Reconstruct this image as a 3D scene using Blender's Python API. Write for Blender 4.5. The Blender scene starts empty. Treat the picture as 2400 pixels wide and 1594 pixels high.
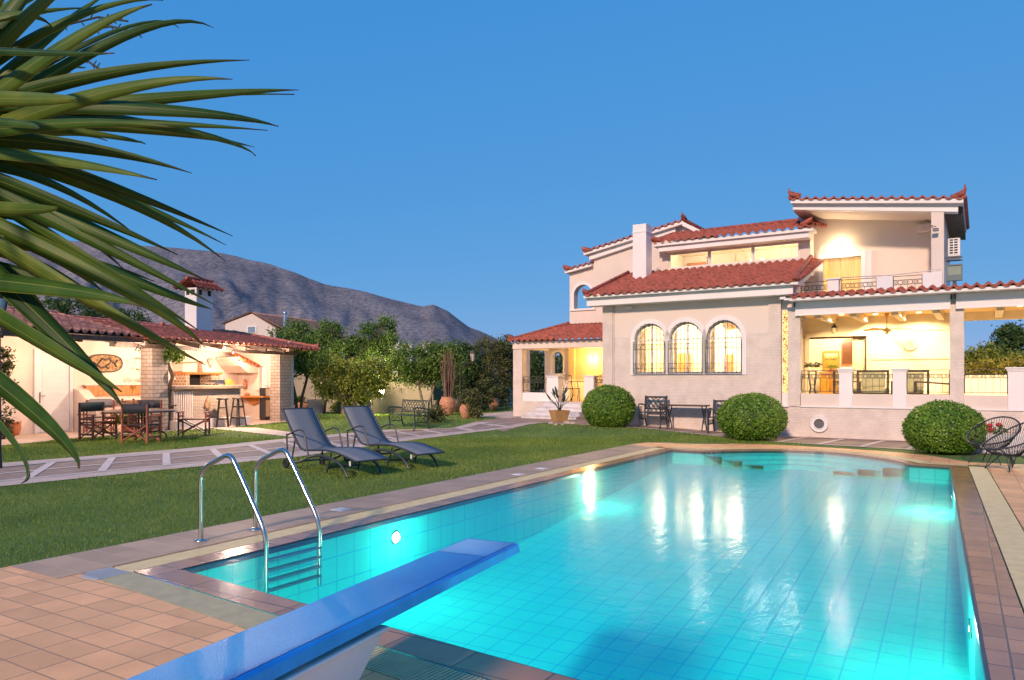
import bpy, math, random
import numpy as np
from mathutils import Vector, Matrix, noise
from mathutils.geometry import tessellate_polygon
R = math.radians
rnd = random.Random(7)
rng = np.random.default_rng(11)
sc = bpy.context.scene
C = sc.collection

# ------------------------------------------------------------------ camera, sky, sun, exposure
FPX, EYE, HOR = 1733.0, 1.5, 890.0          # focal length in photo pixels, eye height, horizon row
cd = bpy.data.cameras.new("camera"); cam = bpy.data.objects.new("camera", cd); C.objects.link(cam)
cam.location = (0, 0, EYE); cam.rotation_euler = (R(90), 0, 0)
cd.sensor_width = 36; cd.lens = 36 * FPX / 2400; cd.shift_y = 93 / 2400
cd.clip_start = 0.05; cd.clip_end = 12000
sc.camera = cam
SUN_EL, SUN_TRAVEL = 28.0, (0.45, 0.893)     # degrees above the horizon, ground direction the light travels
world = bpy.data.worlds.new("World"); sc.world = world; world.use_nodes = True
wn = world.node_tree.nodes; wl = world.node_tree.links
sky = wn.new("ShaderNodeTexSky"); sky.sky_type = 'NISHITA'; sky.sun_disc = False
sky.sun_elevation = R(SUN_EL); sky.sun_rotation = math.atan2(-SUN_TRAVEL[0], -SUN_TRAVEL[1])
sky.altitude = 9000; sky.air_density = 3.0; sky.dust_density = 0.0; sky.ozone_density = 10.0
bg = wn["Background"]; bg.inputs[1].default_value = 0.15
sep = wn.new("ShaderNodeSeparateColor"); com = wn.new("ShaderNodeCombineColor"); wl.new(sky.outputs[0], sep.inputs[0])
for i, (gain, power) in enumerate(((.43, .80), (1.07, .27), (2.55, .08))):      # evens out the dusk sky from top to horizon
    pn = wn.new("ShaderNodeMath"); pn.operation = 'POWER'; pn.inputs[1].default_value = power; wl.new(sep.outputs[i], pn.inputs[0])
    gn = wn.new("ShaderNodeMath"); gn.operation = 'MULTIPLY'; gn.inputs[1].default_value = gain; wl.new(pn.outputs[0], gn.inputs[0]); wl.new(gn.outputs[0], com.inputs[i])
wl.new(com.outputs[0], bg.inputs[0])
sd = bpy.data.lights.new("sun", 'SUN'); sun = bpy.data.objects.new("sun", sd); C.objects.link(sun)
sd.energy = 2.4; sd.angle = R(4); sd.color = (1.0, 0.71, 0.52)
e = R(SUN_EL)
sun.rotation_euler = Vector((SUN_TRAVEL[0]*math.cos(e), SUN_TRAVEL[1]*math.cos(e), -math.sin(e))).to_track_quat('-Z', 'Y').to_euler()
sun.location = (-20, -40, 30)
sc.view_settings.view_transform = 'Standard'; sc.view_settings.look = 'None'
sc.view_settings.exposure = 0.70; sc.view_settings.gamma = 1.0
sc.cycles.use_denoising = True
sc.cycles.max_bounces = 8; sc.cycles.transparent_max_bounces = 12
sc.cycles.sample_clamp_indirect = 4.0
sc.cycles.caustics_reflective = False; sc.cycles.caustics_refractive = False

# ------------------------------------------------------------------ frames of reference
P0 = Vector((7.045, 19.693, 0)); HA = R(-32.4)
HU = Vector((math.cos(HA), math.sin(HA), 0)); HN = Vector((-HU.y, HU.x, 0))
def hw(s, n, z=0): return P0 + HU*s + HN*n + Vector((0, 0, z))
def hl(p): d = Vector((p[0], p[1], 0)) - P0; return d.dot(HU), d.dot(HN)
def ss(a, b, x):
    t = min(1, max(0, (x - a)/(b - a))); return t*t*(3 - 2*t)
def gz(x, y):                                # the garden rises a little towards the porch
    s, n = hl((x, y)); return 0.17*ss(0.5, -5, s)*ss(-4, -1.6, n)*(1 - ss(-13, -17, s))
def G(px, py):                               # ground point of a photo pixel
    z = 0
    for _ in range(6):
        D = FPX*(EYE - z)/(py - HOR); x = (px - 1200)/FPX*D; z = gz(x, D)
    return Vector((x, D, z))
def at(px, py, D): return Vector(((px - 1200)/FPX*D, D, EYE + D*(HOR - py)/FPX))
PA = Vector((-2.62, 5.84, 0)); PV = Vector((0.518, 0.8554, 0)); PU = Vector((0.8554, -0.518, 0))
def pw(u, v, z=0): return PA + PU*u + PV*v + Vector((0, 0, z))
def plc(p): d = Vector((p[0], p[1], 0)) - PA; return d.dot(PU), d.dot(PV)
POOL_ROT = math.atan2(PU.y, PU.x)
KO = Vector((-10.2, 21.5, 0)); KA = math.atan2(.9368, .35)
KD = Vector((.35, .9368, 0)); KW = Vector((-.9368, .35, 0))
def kw_(s, n, z=0): return KO + KD*s + KW*n + Vector((0, 0, z))

# ------------------------------------------------------------------ mesh building
class MB:
    def __init__(s): s.v = []; s.f = []; s.sm = []
    def add(s, vs, fs, smooth=False):
        o = len(s.v); s.v += [tuple(p) for p in vs]
        for f in fs: s.f.append(tuple(o + i for i in f)); s.sm.append(smooth)
        return s
    def box(s, x0, x1, y0, y1, z0, z1):
        return s.add([(x0,y0,z0),(x1,y0,z0),(x1,y1,z0),(x0,y1,z0),(x0,y0,z1),(x1,y0,z1),(x1,y1,z1),(x0,y1,z1)],
              [(0,3,2,1),(4,5,6,7),(0,1,5,4),(1,2,6,5),(2,3,7,6),(3,0,4,7)])
    def bar(s, p, q, w, h, up=(0,0,1)):      # a rectangular bar from p to q
        p, q = Vector(p), Vector(q); t = (q - p).normalized(); a = t.cross(Vector(up))
        if a.length < 1e-4: a = t.cross(Vector((1,0,0)))
        a.normalize(); b = a.cross(t); vs = []
        for c in (p, q):
            for i, j in ((-1,-1),(1,-1),(1,1),(-1,1)): vs.append(c + a*(i*w/2) + b*(j*h/2))
        return s.add(vs, [(0,1,2,3),(7,6,5,4),(0,4,5,1),(1,5,6,2),(2,6,7,3),(3,7,4,0)])
    def tube(s, pts, r, seg=8, cap=True):
        pts = [Vector(p) for p in pts]; n = len(pts); rs = r if isinstance(r, (list, tuple)) else [r]*n
        vs = []; a = None
        for i in range(n):
            t = (pts[min(i+1, n-1)] - pts[max(i-1, 0)])
            t = t.normalized() if t.length > 1e-9 else Vector((0,0,1))
            if a is None:
                a = t.cross(Vector((0,0,1)))
                if a.length < .05: a = t.cross(Vector((1,0,0)))
            a = (a - t*a.dot(t)).normalized(); b = t.cross(a)
            for k in range(seg):
                w = 2*math.pi*k/seg; vs.append(pts[i] + (a*math.cos(w) + b*math.sin(w))*rs[i])
        fs = [(i*seg+k, i*seg+(k+1) % seg, (i+1)*seg+(k+1) % seg, (i+1)*seg+k) for i in range(n-1) for k in range(seg)]
        s.add(vs, fs, True)
        if cap: s.add(vs[:seg], [tuple(range(seg))[::-1]]); s.add(vs[-seg:], [tuple(range(seg))])
        return s
    def lathe(s, prof, c=(0,0,0), seg=24):
        vs = [(c[0]+r*math.cos(2*math.pi*k/seg), c[1]+r*math.sin(2*math.pi*k/seg), c[2]+z) for r, z in prof for k in range(seg)]
        fs = [(i*seg+k, i*seg+(k+1) % seg, (i+1)*seg+(k+1) % seg, (i+1)*seg+k) for i in range(len(prof)-1) for k in range(seg)]
        return s.add(vs, fs, True)
    def ell(s, c, r, seg=16, ring=10):
        vs = []; fs = []
        for i in range(ring+1):
            th = math.pi*i/ring
            for k in range(seg):
                w = 2*math.pi*k/seg
                vs.append((c[0]+r[0]*math.sin(th)*math.cos(w), c[1]+r[1]*math.sin(th)*math.sin(w), c[2]-r[2]*math.cos(th)))
        for i in range(ring):
            for k in range(seg): fs.append((i*seg+k, i*seg+(k+1) % seg, (i+1)*seg+(k+1) % seg, (i+1)*seg+k))
        return s.add(vs, fs, True)
    def prism(s, loop, holes, a0, a1, plane='xz'):   # a polygon with holes, extruded across its plane
        loops = [loop] + list(holes)
        m = {'xz': lambda p, a: (p[0], a, p[1]), 'yz': lambda p, a: (a, p[0], p[1]), 'xy': lambda p, a: (p[0], p[1], a)}[plane]
        tri = tessellate_polygon([[Vector((p[0], p[1], 0)) for p in l] for l in loops])
        flat = [p for l in loops for p in l]; n = len(flat)
        s.add([m(p, a0) for p in flat] + [m(p, a1) for p in flat],
              [tuple(t) for t in tri] + [tuple(i + n for i in t)[::-1] for t in tri])
        for l in loops:
            k = len(l); s.add([m(p, a0) for p in l] + [m(p, a1) for p in l], [(i, (i+1) % k, (i+1) % k + k, i + k) for i in range(k)])
        return s
    def ring(s, c, r, rt, axis='y', seg=14, ts=6):
        pts = []
        for k in range(seg+1):
            w = 2*math.pi*k/seg; a, b = r*math.cos(w), r*math.sin(w)
            pts.append({'y': (c[0]+a, c[1], c[2]+b), 'x': (c[0], c[1]+a, c[2]+b), 'z': (c[0]+a, c[1]+b, c[2])}[axis])
        return s.tube(pts, rt, ts, False)
    def build(s, name, m, parent=None, bevel=0.0, solid=0.0):
        me = bpy.data.meshes.new(name); me.from_pydata(s.v, [], s.f)
        me.polygons.foreach_set('use_smooth', s.sm); me.materials.append(m); me.update()
        o = bpy.data.objects.new(name, me); C.objects.link(o)
        if parent: o.parent = parent
        if solid:
            d = o.modifiers.new('solid', 'SOLIDIFY'); d.thickness = solid; d.offset = 0
        if bevel:
            b = o.modifiers.new('bevel', 'BEVEL'); b.width = bevel; b.segments = 2; b.limit_method = 'ANGLE'; b.angle_limit = R(40)
        return o
def rect(x0, x1, z0, z1): return [(x0,z0),(x1,z0),(x1,z1),(x0,z1)]
def arch(cx, h, zb, zs, n=14):
    return [(cx-h,zb),(cx+h,zb)] + [(cx+h*math.cos(math.pi*k/n), zs+h*math.sin(math.pi*k/n)) for k in range(n+1)]
def np_mesh(name, V, F, m, parent=None, smooth=False):
    me = bpy.data.meshes.new(name); V = np.ascontiguousarray(V, np.float32); F = np.ascontiguousarray(F, np.int32)
    me.vertices.add(len(V)); me.vertices.foreach_set('co', V.ravel())
    k = F.shape[1]; me.loops.add(F.size); me.loops.foreach_set('vertex_index', F.ravel())
    me.polygons.add(len(F)); me.polygons.foreach_set('loop_start', np.arange(0, F.size, k, dtype=np.int32))
    me.polygons.foreach_set('loop_total', np.full(len(F), k, np.int32))
    if smooth: me.polygons.foreach_set('use_smooth', np.ones(len(F), bool))
    me.update(calc_edges=True); me.materials.append(m)
    o = bpy.data.objects.new(name, me); C.objects.link(o)
    if parent: o.parent = parent
    return o
def tag(o, label=None, cat=None, group=None, kind=None):
    if label: o['label'] = label
    if cat: o['category'] = cat
    if group: o['group'] = group
    if kind: o['kind'] = kind
    return o
def thing(name, label, cat, loc=(0,0,0), rz=0, group=None):
    o = bpy.data.objects.new(name, None); o.empty_display_size = .2; C.objects.link(o)
    o.location = loc; o.rotation_euler = (0, 0, rz); return tag(o, label, cat, group)
def dup(root, loc, rz, label):
    def cp(o, par):
        c = o.copy(); C.objects.link(c); c.parent = par
        for ch in o.children: cp(ch, c)
        return c
    r = cp(root, None); r.location = loc; r.rotation_euler = (0, 0, rz); r['label'] = label
    return r
def lamp(loc, power, color, parent=None, r=.05, spot=None, aim=(0,0,-1)):
    l = bpy.data.lights.new('lamp_light', 'SPOT' if spot else 'POINT'); l.energy = power; l.color = color; l.shadow_soft_size = r
    o = bpy.data.objects.new('lamp_light', l); C.objects.link(o); o.location = loc
    if spot: l.spot_size = R(spot); l.spot_blend = .35; o.rotation_euler = Vector(aim).to_track_quat('-Z', 'Y').to_euler()
    if parent: o.parent = parent
    return o

# ------------------------------------------------------------------ materials
def nodes(name):
    m = bpy.data.materials.new(name); m.use_nodes = True; t = m.node_tree
    return m, t, t.nodes["Principled BSDF"]
def N(t, typ, **kw):
    n = t.nodes.new(typ)
    for k, v in kw.items():
        if k[0] == '_': n.inputs[k[1:].replace('_', ' ')].default_value = v
        else: setattr(n, k, v)
    return n
def c4(c, k=1): return (c[0]*k, c[1]*k, c[2]*k, 1)
def ramp(t, fac, stops):
    r = t.nodes.new('ShaderNodeValToRGB'); t.links.new(fac, r.inputs[0]); el = r.color_ramp.elements
    el[0].position, el[0].color = stops[0][0], c4(stops[0][1]); el[1].position, el[1].color = stops[1][0], c4(stops[1][1])
    for p, c in stops[2:]: x = el.new(p); x.color = c4(c)
    return r
def mat(name, c, rough=.6, metal=0., var=.10, vs=5., bump=0., bs=60., coat=0., spec=.5, stretch=None):
    m, t, b = nodes(name); L = t.links.new
    co = N(t, 'ShaderNodeTexCoord'); src = co.outputs['Object']
    if stretch:
        mp = N(t, 'ShaderNodeMapping'); mp.inputs['Scale'].default_value = stretch; L(src, mp.inputs[0]); src = mp.outputs[0]
    n1 = N(t, 'ShaderNodeTexNoise', _Scale=vs, _Detail=5.); L(src, n1.inputs['Vector'])
    r = ramp(t, n1.outputs['Fac'], [(.3, [x*(1-var) for x in c]), (.7, [min(1, x*(1+var)) for x in c])])
    L(r.outputs[0], b.inputs['Base Color'])
    b.inputs['Roughness'].default_value = rough; b.inputs['Metallic'].default_value = metal
    b.inputs['Specular IOR Level'].default_value = spec; b.inputs['Coat Weight'].default_value = coat
    if bump:
        n2 = N(t, 'ShaderNodeTexNoise', _Scale=bs, _Detail=4.); L(src, n2.inputs['Vector'])
        bp = N(t, 'ShaderNodeBump', _Strength=bump, _Distance=.01); L(n2.outputs['Fac'], bp.inputs['Height']); L(bp.outputs[0], b.inputs['Normal'])
    return m
def brick(name, c, mortar, bw=.12, bh=.05, msize=.008, bump=.5, above=None, rough=.7, off=.5, tilevar=.10, flat=False, sq=1.):
    """bricks or tiles; vertical faces use (x+y, z), flat ones (x, y)"""
    m, t, b = nodes(name); L = t.links.new
    co = N(t, 'ShaderNodeTexCoord'); sp = N(t, 'ShaderNodeSeparateXYZ'); L(co.outputs['Object'], sp.inputs[0])
    cb = N(t, 'ShaderNodeCombineXYZ')
    if flat: L(sp.outputs[0], cb.inputs[0]); L(sp.outputs[1], cb.inputs[1])
    else:
        ad = N(t, 'ShaderNodeMath', operation='ADD'); L(sp.outputs[0], ad.inputs[0]); L(sp.outputs[1], ad.inputs[1])
        L(ad.outputs[0], cb.inputs[0]); L(sp.outputs[2], cb.inputs[1])
    br = N(t, 'ShaderNodeTexBrick', _Scale=1., offset=off, squash=sq)
    br.inputs['Brick Width'].default_value = bw; br.inputs['Row Height'].default_value = bh
    br.inputs['Mortar Size'].default_value = msize; br.inputs['Mortar Smooth'].default_value = .25; br.inputs['Bias'].default_value = 0
    br.inputs['Color1'].default_value = c4(c, 1-tilevar); br.inputs['Color2'].default_value = c4(c, 1+tilevar); br.inputs['Mortar'].default_value = c4(mortar)
    L(cb.outputs[0], br.inputs['Vector'])
    n1 = N(t, 'ShaderNodeTexNoise', _Scale=3., _Detail=6.); L(co.outputs['Object'], n1.inputs['Vector'])
    mx = N(t, 'ShaderNodeMix', data_type='RGBA', blend_type='MULTIPLY'); mx.inputs[0].default_value = .5
    rr = ramp(t, n1.outputs['Fac'], [(.3, (.72,.72,.72)), (.7, (1.1,1.1,1.1))]); L(br.outputs['Color'], mx.inputs[6]); L(rr.outputs[0], mx.inputs[7])
    col = mx.outputs[2]; hgt = N(t, 'ShaderNodeMath', operation='SUBTRACT'); hgt.inputs[0].default_value = 1; L(br.outputs['Fac'], hgt.inputs[1])
    n2 = N(t, 'ShaderNodeTexNoise', _Scale=45., _Detail=3.); L(co.outputs['Object'], n2.inputs['Vector'])
    h2 = N(t, 'ShaderNodeMath', operation='MULTIPLY_ADD'); L(n2.outputs['Fac'], h2.inputs[0]); h2.inputs[1].default_value = .35; L(hgt.outputs[0], h2.inputs[2])
    h = h2.outputs[0]
    if above is not None:                    # smooth render above this height
        gt = N(t, 'ShaderNodeMath', operation='GREATER_THAN'); L(sp.outputs[2], gt.inputs[0]); gt.inputs[1].default_value = above
        m2 = N(t, 'ShaderNodeMix', data_type='RGBA'); L(gt.outputs[0], m2.inputs[0]); L(col, m2.inputs[6]); m2.inputs[7].default_value = c4(STUCCO); col = m2.outputs[2]
        m3 = N(t, 'ShaderNodeMix'); L(gt.outputs[0], m3.inputs[0]); L(h, m3.inputs[2]); m3.inputs[3].default_value = 1.; h = m3.outputs[0]
    L(col, b.inputs['Base Color']); b.inputs['Roughness'].default_value = rough
    bp = N(t, 'ShaderNodeBump', _Strength=bump, _Distance=.012); L(h, bp.inputs['Height']); L(bp.outputs[0], b.inputs['Normal'])
    return m
def leafmat(name, stops, rough=.5, transl=.3, spec=.4, ns=1.6):
    m, t, b = nodes(name); L = t.links.new
    g = N(t, 'ShaderNodeNewGeometry'); co = N(t, 'ShaderNodeTexCoord')
    n1 = N(t, 'ShaderNodeTexNoise', _Scale=ns, _Detail=3.); L(co.outputs['Object'], n1.inputs['Vector'])
    mi = N(t, 'ShaderNodeMath', operation='MULTIPLY_ADD'); L(g.outputs['Random Per Island'], mi.inputs[0]); mi.inputs[1].default_value = .6
    s2 = N(t, 'ShaderNodeMath', operation='MULTIPLY_ADD'); L(n1.outputs['Fac'], s2.inputs[0]); s2.inputs[1].default_value = .9; s2.inputs[2].default_value = -.25
    L(s2.outputs[0], mi.inputs[2])
    r = ramp(t, mi.outputs[0], stops); L(r.outputs[0], b.inputs['Base Color']); b.inputs['Roughness'].default_value = rough
    b.inputs['Specular IOR Level'].default_value = spec
    tr = N(t, 'ShaderNodeBsdfTranslucent'); L(r.outputs[0], tr.inputs[0]); ms = N(t, 'ShaderNodeMixShader'); ms.inputs[0].default_value = transl
    L(b.outputs[0], ms.inputs[1]); L(tr.outputs[0], ms.inputs[2]); L(ms.outputs[0], t.nodes['Material Output'].inputs[0])
    return m
def glow(name, c, k):
    m, t, b = nodes(name); b.inputs['Base Color'].default_value = c4(c); b.inputs['Emission Color'].default_value = c4(c); b.inputs['Emission Strength'].default_value = k
    return m
def glass(name, tint=(.95,.97,.97), gl=.10, rough=.02):
    m, t, b = nodes(name); L = t.links.new
    tp = N(t, 'ShaderNodeBsdfTransparent'); tp.inputs[0].default_value = c4(tint); gs = N(t, 'ShaderNodeBsdfGlossy'); gs.inputs['Roughness'].default_value = rough
    fr = N(t, 'ShaderNodeFresnel', _IOR=1.45); mm = N(t, 'ShaderNodeMath', operation='MULTIPLY_ADD'); L(fr.outputs[0], mm.inputs[0]); mm.inputs[1].default_value = .8; mm.inputs[2].default_value = gl*.3
    ms = N(t, 'ShaderNodeMixShader'); L(mm.outputs[0], ms.inputs[0]); L(tp.outputs[0], ms.inputs[1]); L(gs.outputs[0], ms.inputs[2]); L(ms.outputs[0], t.nodes['Material Output'].inputs[0])
    return m

STUCCO = (.70, .60, .535)
M = {}
M['stucco'] = mat('stucco', STUCCO, .8, var=.07, vs=1.1, bump=.15, bs=90)
M['white'] = mat('white_paint', (.76,.73,.73), .6, var=.04, vs=2, bump=.05)
M['brick'] = brick('scalloped_brick', (.79,.68,.61), (.72,.62,.56), .085, .042, .010, 1.0, tilevar=.05)
M['brick_half'] = brick('half_brick_wall', (.80,.69,.62), (.73,.63,.565), .085, .042, .010, .9, above=2.75, tilevar=.05)
M['tile'] = mat('clay_tile', (.30,.075,.05), .75, var=.45, vs=7, bump=.4, bs=50)
M['tile_old'] = mat('weathered_clay_tile', (.52,.22,.16), .8, var=.5, vs=6, bump=.5, bs=40)
M['iron'] = mat('dark_iron', (.035,.04,.05), .45, .3, var=.2)
M['iron_green'] = mat('green_iron', (.02,.045,.045), .4, .2, var=.2)
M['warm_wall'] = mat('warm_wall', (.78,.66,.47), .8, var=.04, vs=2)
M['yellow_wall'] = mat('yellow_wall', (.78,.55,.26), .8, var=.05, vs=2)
M['cream_room'] = mat('cream_room', (.80,.70,.52), .8, var=.06, vs=3)
M['curtain'] = mat('curtain', (.80,.64,.40), .8, var=.25, vs=9, stretch=(6,6,.3))
M['orange_wood'] = mat('orange_wood', (.50,.19,.04), .5, var=.3, vs=4, stretch=(1,1,8))
M['floor_stone'] = mat('floor_stone', (.55,.45,.34), .4, var=.1)
M['glass'] = glass('window_glass')
M['marble'] = mat('pale_marble', (.60,.58,.60), .35, var=.14, vs=4)
M['steel'] = mat('brushed_steel', (.55,.53,.50), .22, 1., var=.08, vs=30)
M['dark'] = mat('dark_void', (.02,.02,.022), .8)
M['grey_ac'] = mat('appliance_white', (.70,.68,.66), .5)
M['terracotta'] = mat('terracotta', (.47,.22,.13), .75, var=.2, vs=8, bump=.2)
M['terracotta_red'] = mat('orange_terracotta', (.50,.17,.06), .7, var=.2, vs=8, bump=.2)
M['wood_red'] = mat('red_brown_wood', (.36,.10,.06), .45, var=.3, vs=6, stretch=(1,1,.15))
M['wood_dark'] = mat('dark_brown_wood', (.055,.035,.028), .5, var=.3, vs=6)
M['beam_wood'] = mat('grey_beam_wood', (.10,.07,.06), .7, var=.3, vs=6)
M['bark'] = mat('bark', (.13,.09,.065), .9, var=.4, vs=14, bump=.8, bs=30)
M['bark_pale'] = mat('pale_bark', (.26,.20,.14), .9, var=.3, vs=14, bump=.6, bs=30)
M['canvas'] = mat('dark_canvas', (.022,.026,.035), .75, var=.2, vs=20)
M['sling'] = mat('grey_mesh_sling', (.17,.185,.205), .65, var=.08, vs=40, bump=.3, bs=400)
M['alu'] = mat('charcoal_aluminium', (.085,.085,.095), .4, .5, var=.1)
M['rubber'] = mat('black_rubber', (.02,.02,.022), .7)
M['board_blue'] = mat('blue_fibreglass', (.035,.38,.82), .36, var=.16, vs=5, bump=.25, bs=260, spec=.35)
M['board_blue2'] = mat('blue_grip', (.06,.44,.90), .36, var=.24, vs=190, bump=.6, bs=230, spec=.6)
M['fibre_white'] = mat('white_fibreglass', (.84,.81,.78), .45, var=.12, vs=3, bump=.12, bs=20)
M['blind'] = mat('white_blind', (.72,.70,.72), .6, var=.03, vs=1)
M['green_cushion'] = mat('olive_cushion', (.42,.40,.22), .8, var=.15)
M['sand_pot'] = mat('sand_coloured_pot', (.42,.25,.10), .7, var=.15, vs=6)
M['stone'] = mat('rough_stone', (.40,.33,.27), .9, var=.3, vs=6, bump=.6, bs=20)
M['kitchen_wall'] = mat('kitchen_plaster', (.80,.665,.575), .85, var=.07, vs=2, bump=.15, bs=60)
M['kitchen_brick'] = brick('stone_block_pillar', (.46,.36,.30), (.26,.20,.17), .26, .11, .012, .7)
M['bar_stone'] = brick('slate_bar_front', (.58,.46,.36), (.34,.26,.20), .16, .045, .010, 1.0)
M['wood_panel'] = mat('honey_wood_panel', (.46,.20,.055), .5, var=.3, vs=3, stretch=(4,4,.6))
M['bread'] = mat('golden_wicker', (.50,.26,.05), .7, var=.3, vs=20, bump=.5)
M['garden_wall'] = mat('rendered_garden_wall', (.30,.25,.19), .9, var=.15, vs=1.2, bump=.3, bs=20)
M['pale_house'] = mat('pale_pink_render', (.66,.57,.53), .9, var=.06)
M['red'] = mat('red_petals', (.55,.02,.03), .6, var=.3, vs=30)
M['white_plastic'] = mat('white_plastic', (.70,.69,.66), .4, var=.08)
M['twig'] = mat('dry_reed', (.20,.12,.085), .85, var=.35, vs=20)
M['clear'] = glass('wine_glass', (.93,.95,.95), .2)
M['path_slab'] = mat('brown_slate_paving', (.31,.22,.17), .75, var=.30, vs=3.5, bump=.4, bs=30, stretch=(1,2.5,1))
M['path_white'] = mat('pale_joint_stone', (.64,.54,.49), .7, var=.10, vs=3, bump=.2)
M['path_pink'] = mat('sand_border_stone', (.58,.45,.37), .75, var=.14, vs=2.5, bump=.2)
M['oval'] = mat('carved_plaque', (.36,.22,.11), .9, var=.65, vs=14, bump=1., bs=14)
M['spot_lens'] = glow('spot_lens', (1., .8, .5), 6)
PINKWARM = (1., .70, .50)

# ------------------------------------------------------------------ polygons on the ground
def inpoly(X, Y, poly):
    ins = np.zeros(X.shape, bool); n = len(poly)
    for i in range(n):
        x0, y0 = poly[i][0], poly[i][1]; x1, y1 = poly[(i+1) % n][0], poly[(i+1) % n][1]
        if y0 == y1: continue
        c = ((y0 > Y) != (y1 > Y)) & (X < (x1-x0)*(Y-y0)/(y1-y0) + x0); ins ^= c
    return ins
def offset(poly, d):                          # outward for counter-clockwise polygons
    n = len(poly); out = []
    for i in range(n):
        p, a, b = Vector(poly[i]), Vector(poly[i-1]), Vector(poly[(i+1) % n])
        e1, e2 = (p-a).normalized(), (b-p).normalized(); n1, n2 = Vector((e1.y, -e1.x)), Vector((e2.y, -e2.x))
        m = (n1+n2); m /= max(.35, m.length_squared/2) if m.length > 1e-6 else 1
        out.append(tuple(p + m*d))
    return out
# pool outline in the pool frame (u across, v along), counter-clockwise
ARC = []
for k in range(15):
    a = k/14; ax, ay = 4.5*(1-a)+.7*a, 11.24*(1-a)+11.62*a
    h = 1.42*math.sin(math.pi*a)**.8; ARC.append((ax + .1*h, ay + h*.99))
POOL = [(0,0), (5.43,-.47), (5.14,11.18)] + ARC + [(0,11.69)]
COPE = offset(POOL, .25); GRAT = offset(POOL, .53)
def w2(p): q = pw(*p); return (q.x, q.y)
def gxy(px, py): p = G(px, py); return (p.x, p.y)
far = [plc(gxy(*p)) for p in [(2400,1089),(2274,1084),(2191,1070),(2100,1060),(1969,1051),(1820,1043),(1683,1038.5),(1519,1037)]]
DECK = [(-1.25,-9), (14,-9), (14,far[0][1]-3.0)] + far + [(-1.25, far[-1][1]-.6)]
DECK_W = [w2(p) for p in DECK]
near = [(-200,1160),(0,1141.6),(350,1106),(701,1071.5),(928,1037.5),(1090,1016),(1220,998.5),(1273,991)]
farr = [(-200,1107),(0,1086.7),(210,1070),(427,1053),(689,1027),(909,1007.5),(1060,996),(1130,989.5)]
PN = [G(*p) for p in near]; PF = [G(*p) for p in farr]
PATH = [(p.x, p.y) for p in PN] + [(p.x, p.y) for p in PF[::-1]]
PATIO = [tuple(kw_(s, n).xy) for s, n in [(-9,-.35),(-4.2,-.35),(-3.3,-.1),(-1.3,-.1),(.3,-.25),(1.6,-.55),(3.2,-.55),(6.4,-.45),(6.4,4),(-9,4)]]
BRANCH = [gxy(*p) for p in [(520,1002),(600,1003),(640,1008),(694,1014.5),(760,1021),(700,1027),(650,1021),(560,1011),(500,1006)]]
WALK = [tuple(hw(s, n).xy) for s, n in [(-6.6,1.2),(-6.4,-.95),(-4.6,-1.02),(-3.0,-1.08),(-1.2,-1.5),(.6,-2.1),(3.2,-2.55),(6,-2.85),(14,-3.6),(14,.02),(-5.07,.02),(-5.07,2.6),(-7,2.6)]]
COURT = [gxy(*p) for p in [(1100,990.5),(1180,979.5),(1210,976),(1235,974.5),(1300,977),(1390,980),(1400,996),(1273,992),(1180,1002)]]
BACKP = [gxy(*p) for p in [(1105,972),(1215,963),(1235,974.5),(1195,981),(1120,977)]]
HARD = [DECK_W, PATH, PATIO, BRANCH, WALK, COURT, BACKP]

# ------------------------------------------------------------------ ground
g1 = np.arange(-30, 31, .5)
gx = np.concatenate([[-6000,-2000,-600,-200,-80,-45], g1, [45,80,200,600,2000,6000]])
gy = np.concatenate([[-6000,-600,-100,-40,-20], np.arange(-10, 60.5, .5), [70,90,150,400,1200,6000]])
GX, GY = np.meshgrid(gx, gy)
GZ = np.vectorize(gz)(GX, GY)
V = np.stack([GX.ravel(), GY.ravel(), GZ.ravel()], 1); nx_, ny_ = len(gx), len(gy)
I, J = np.meshgrid(np.arange(nx_-1), np.arange(ny_-1)); a = (J*nx_+I).ravel()
F = np.stack([a, a+1, a+1+nx_, a+nx_], 1)
cc = V[F].mean(1); poolw = [w2(p) for p in offset(POOL, .42)]
hole = np.zeros(len(F), bool)
for k in range(4): hole |= inpoly(V[F[:,k],0], V[F[:,k],1], poolw)
lawnm = (np.abs(cc[:,0]) < 45) & (cc[:,1] > -20) & (cc[:,1] < 60)
m, t, b = nodes('lawn_grass'); L = t.links.new; co = N(t, 'ShaderNodeTexCoord')
na = N(t, 'ShaderNodeTexNoise', _Scale=.7, _Detail=4.); nb = N(t, 'ShaderNodeTexNoise', _Scale=60., _Detail=4.)
L(co.outputs['Object'], na.inputs[0]); L(co.outputs['Object'], nb.inputs[0])
ad = N(t, 'ShaderNodeMath', operation='MULTIPLY_ADD'); L(nb.outputs[0], ad.inputs[0]); ad.inputs[1].default_value = .7
s2 = N(t, 'ShaderNodeMath', operation='MULTIPLY_ADD'); L(na.outputs[0], s2.inputs[0]); s2.inputs[1].default_value = .6; s2.inputs[2].default_value = -.15; L(s2.outputs[0], ad.inputs[2])
r = ramp(t, ad.outputs[0], [(.25,(.05,.105,.014)),(.55,(.12,.21,.035)),(.85,(.24,.29,.07))]); L(r.outputs[0], b.inputs[0]); b.inputs['Roughness'].default_value = .9
bp = N(t, 'ShaderNodeBump', _Strength=.8, _Distance=.03); L(nb.outputs[0], bp.inputs['Height']); L(bp.outputs[0], b.inputs['Normal'])
M['lawn'] = m
M['earth'] = mat('dry_earth', (.16,.13,.09), .95, var=.3, vs=.05)
tag(np_mesh('lawn', V, F[lawnm & ~hole], M['lawn'], smooth=True), kind='structure')
tag(np_mesh('terrain', V, F[~lawnm], M['earth']), kind='structure')

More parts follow.
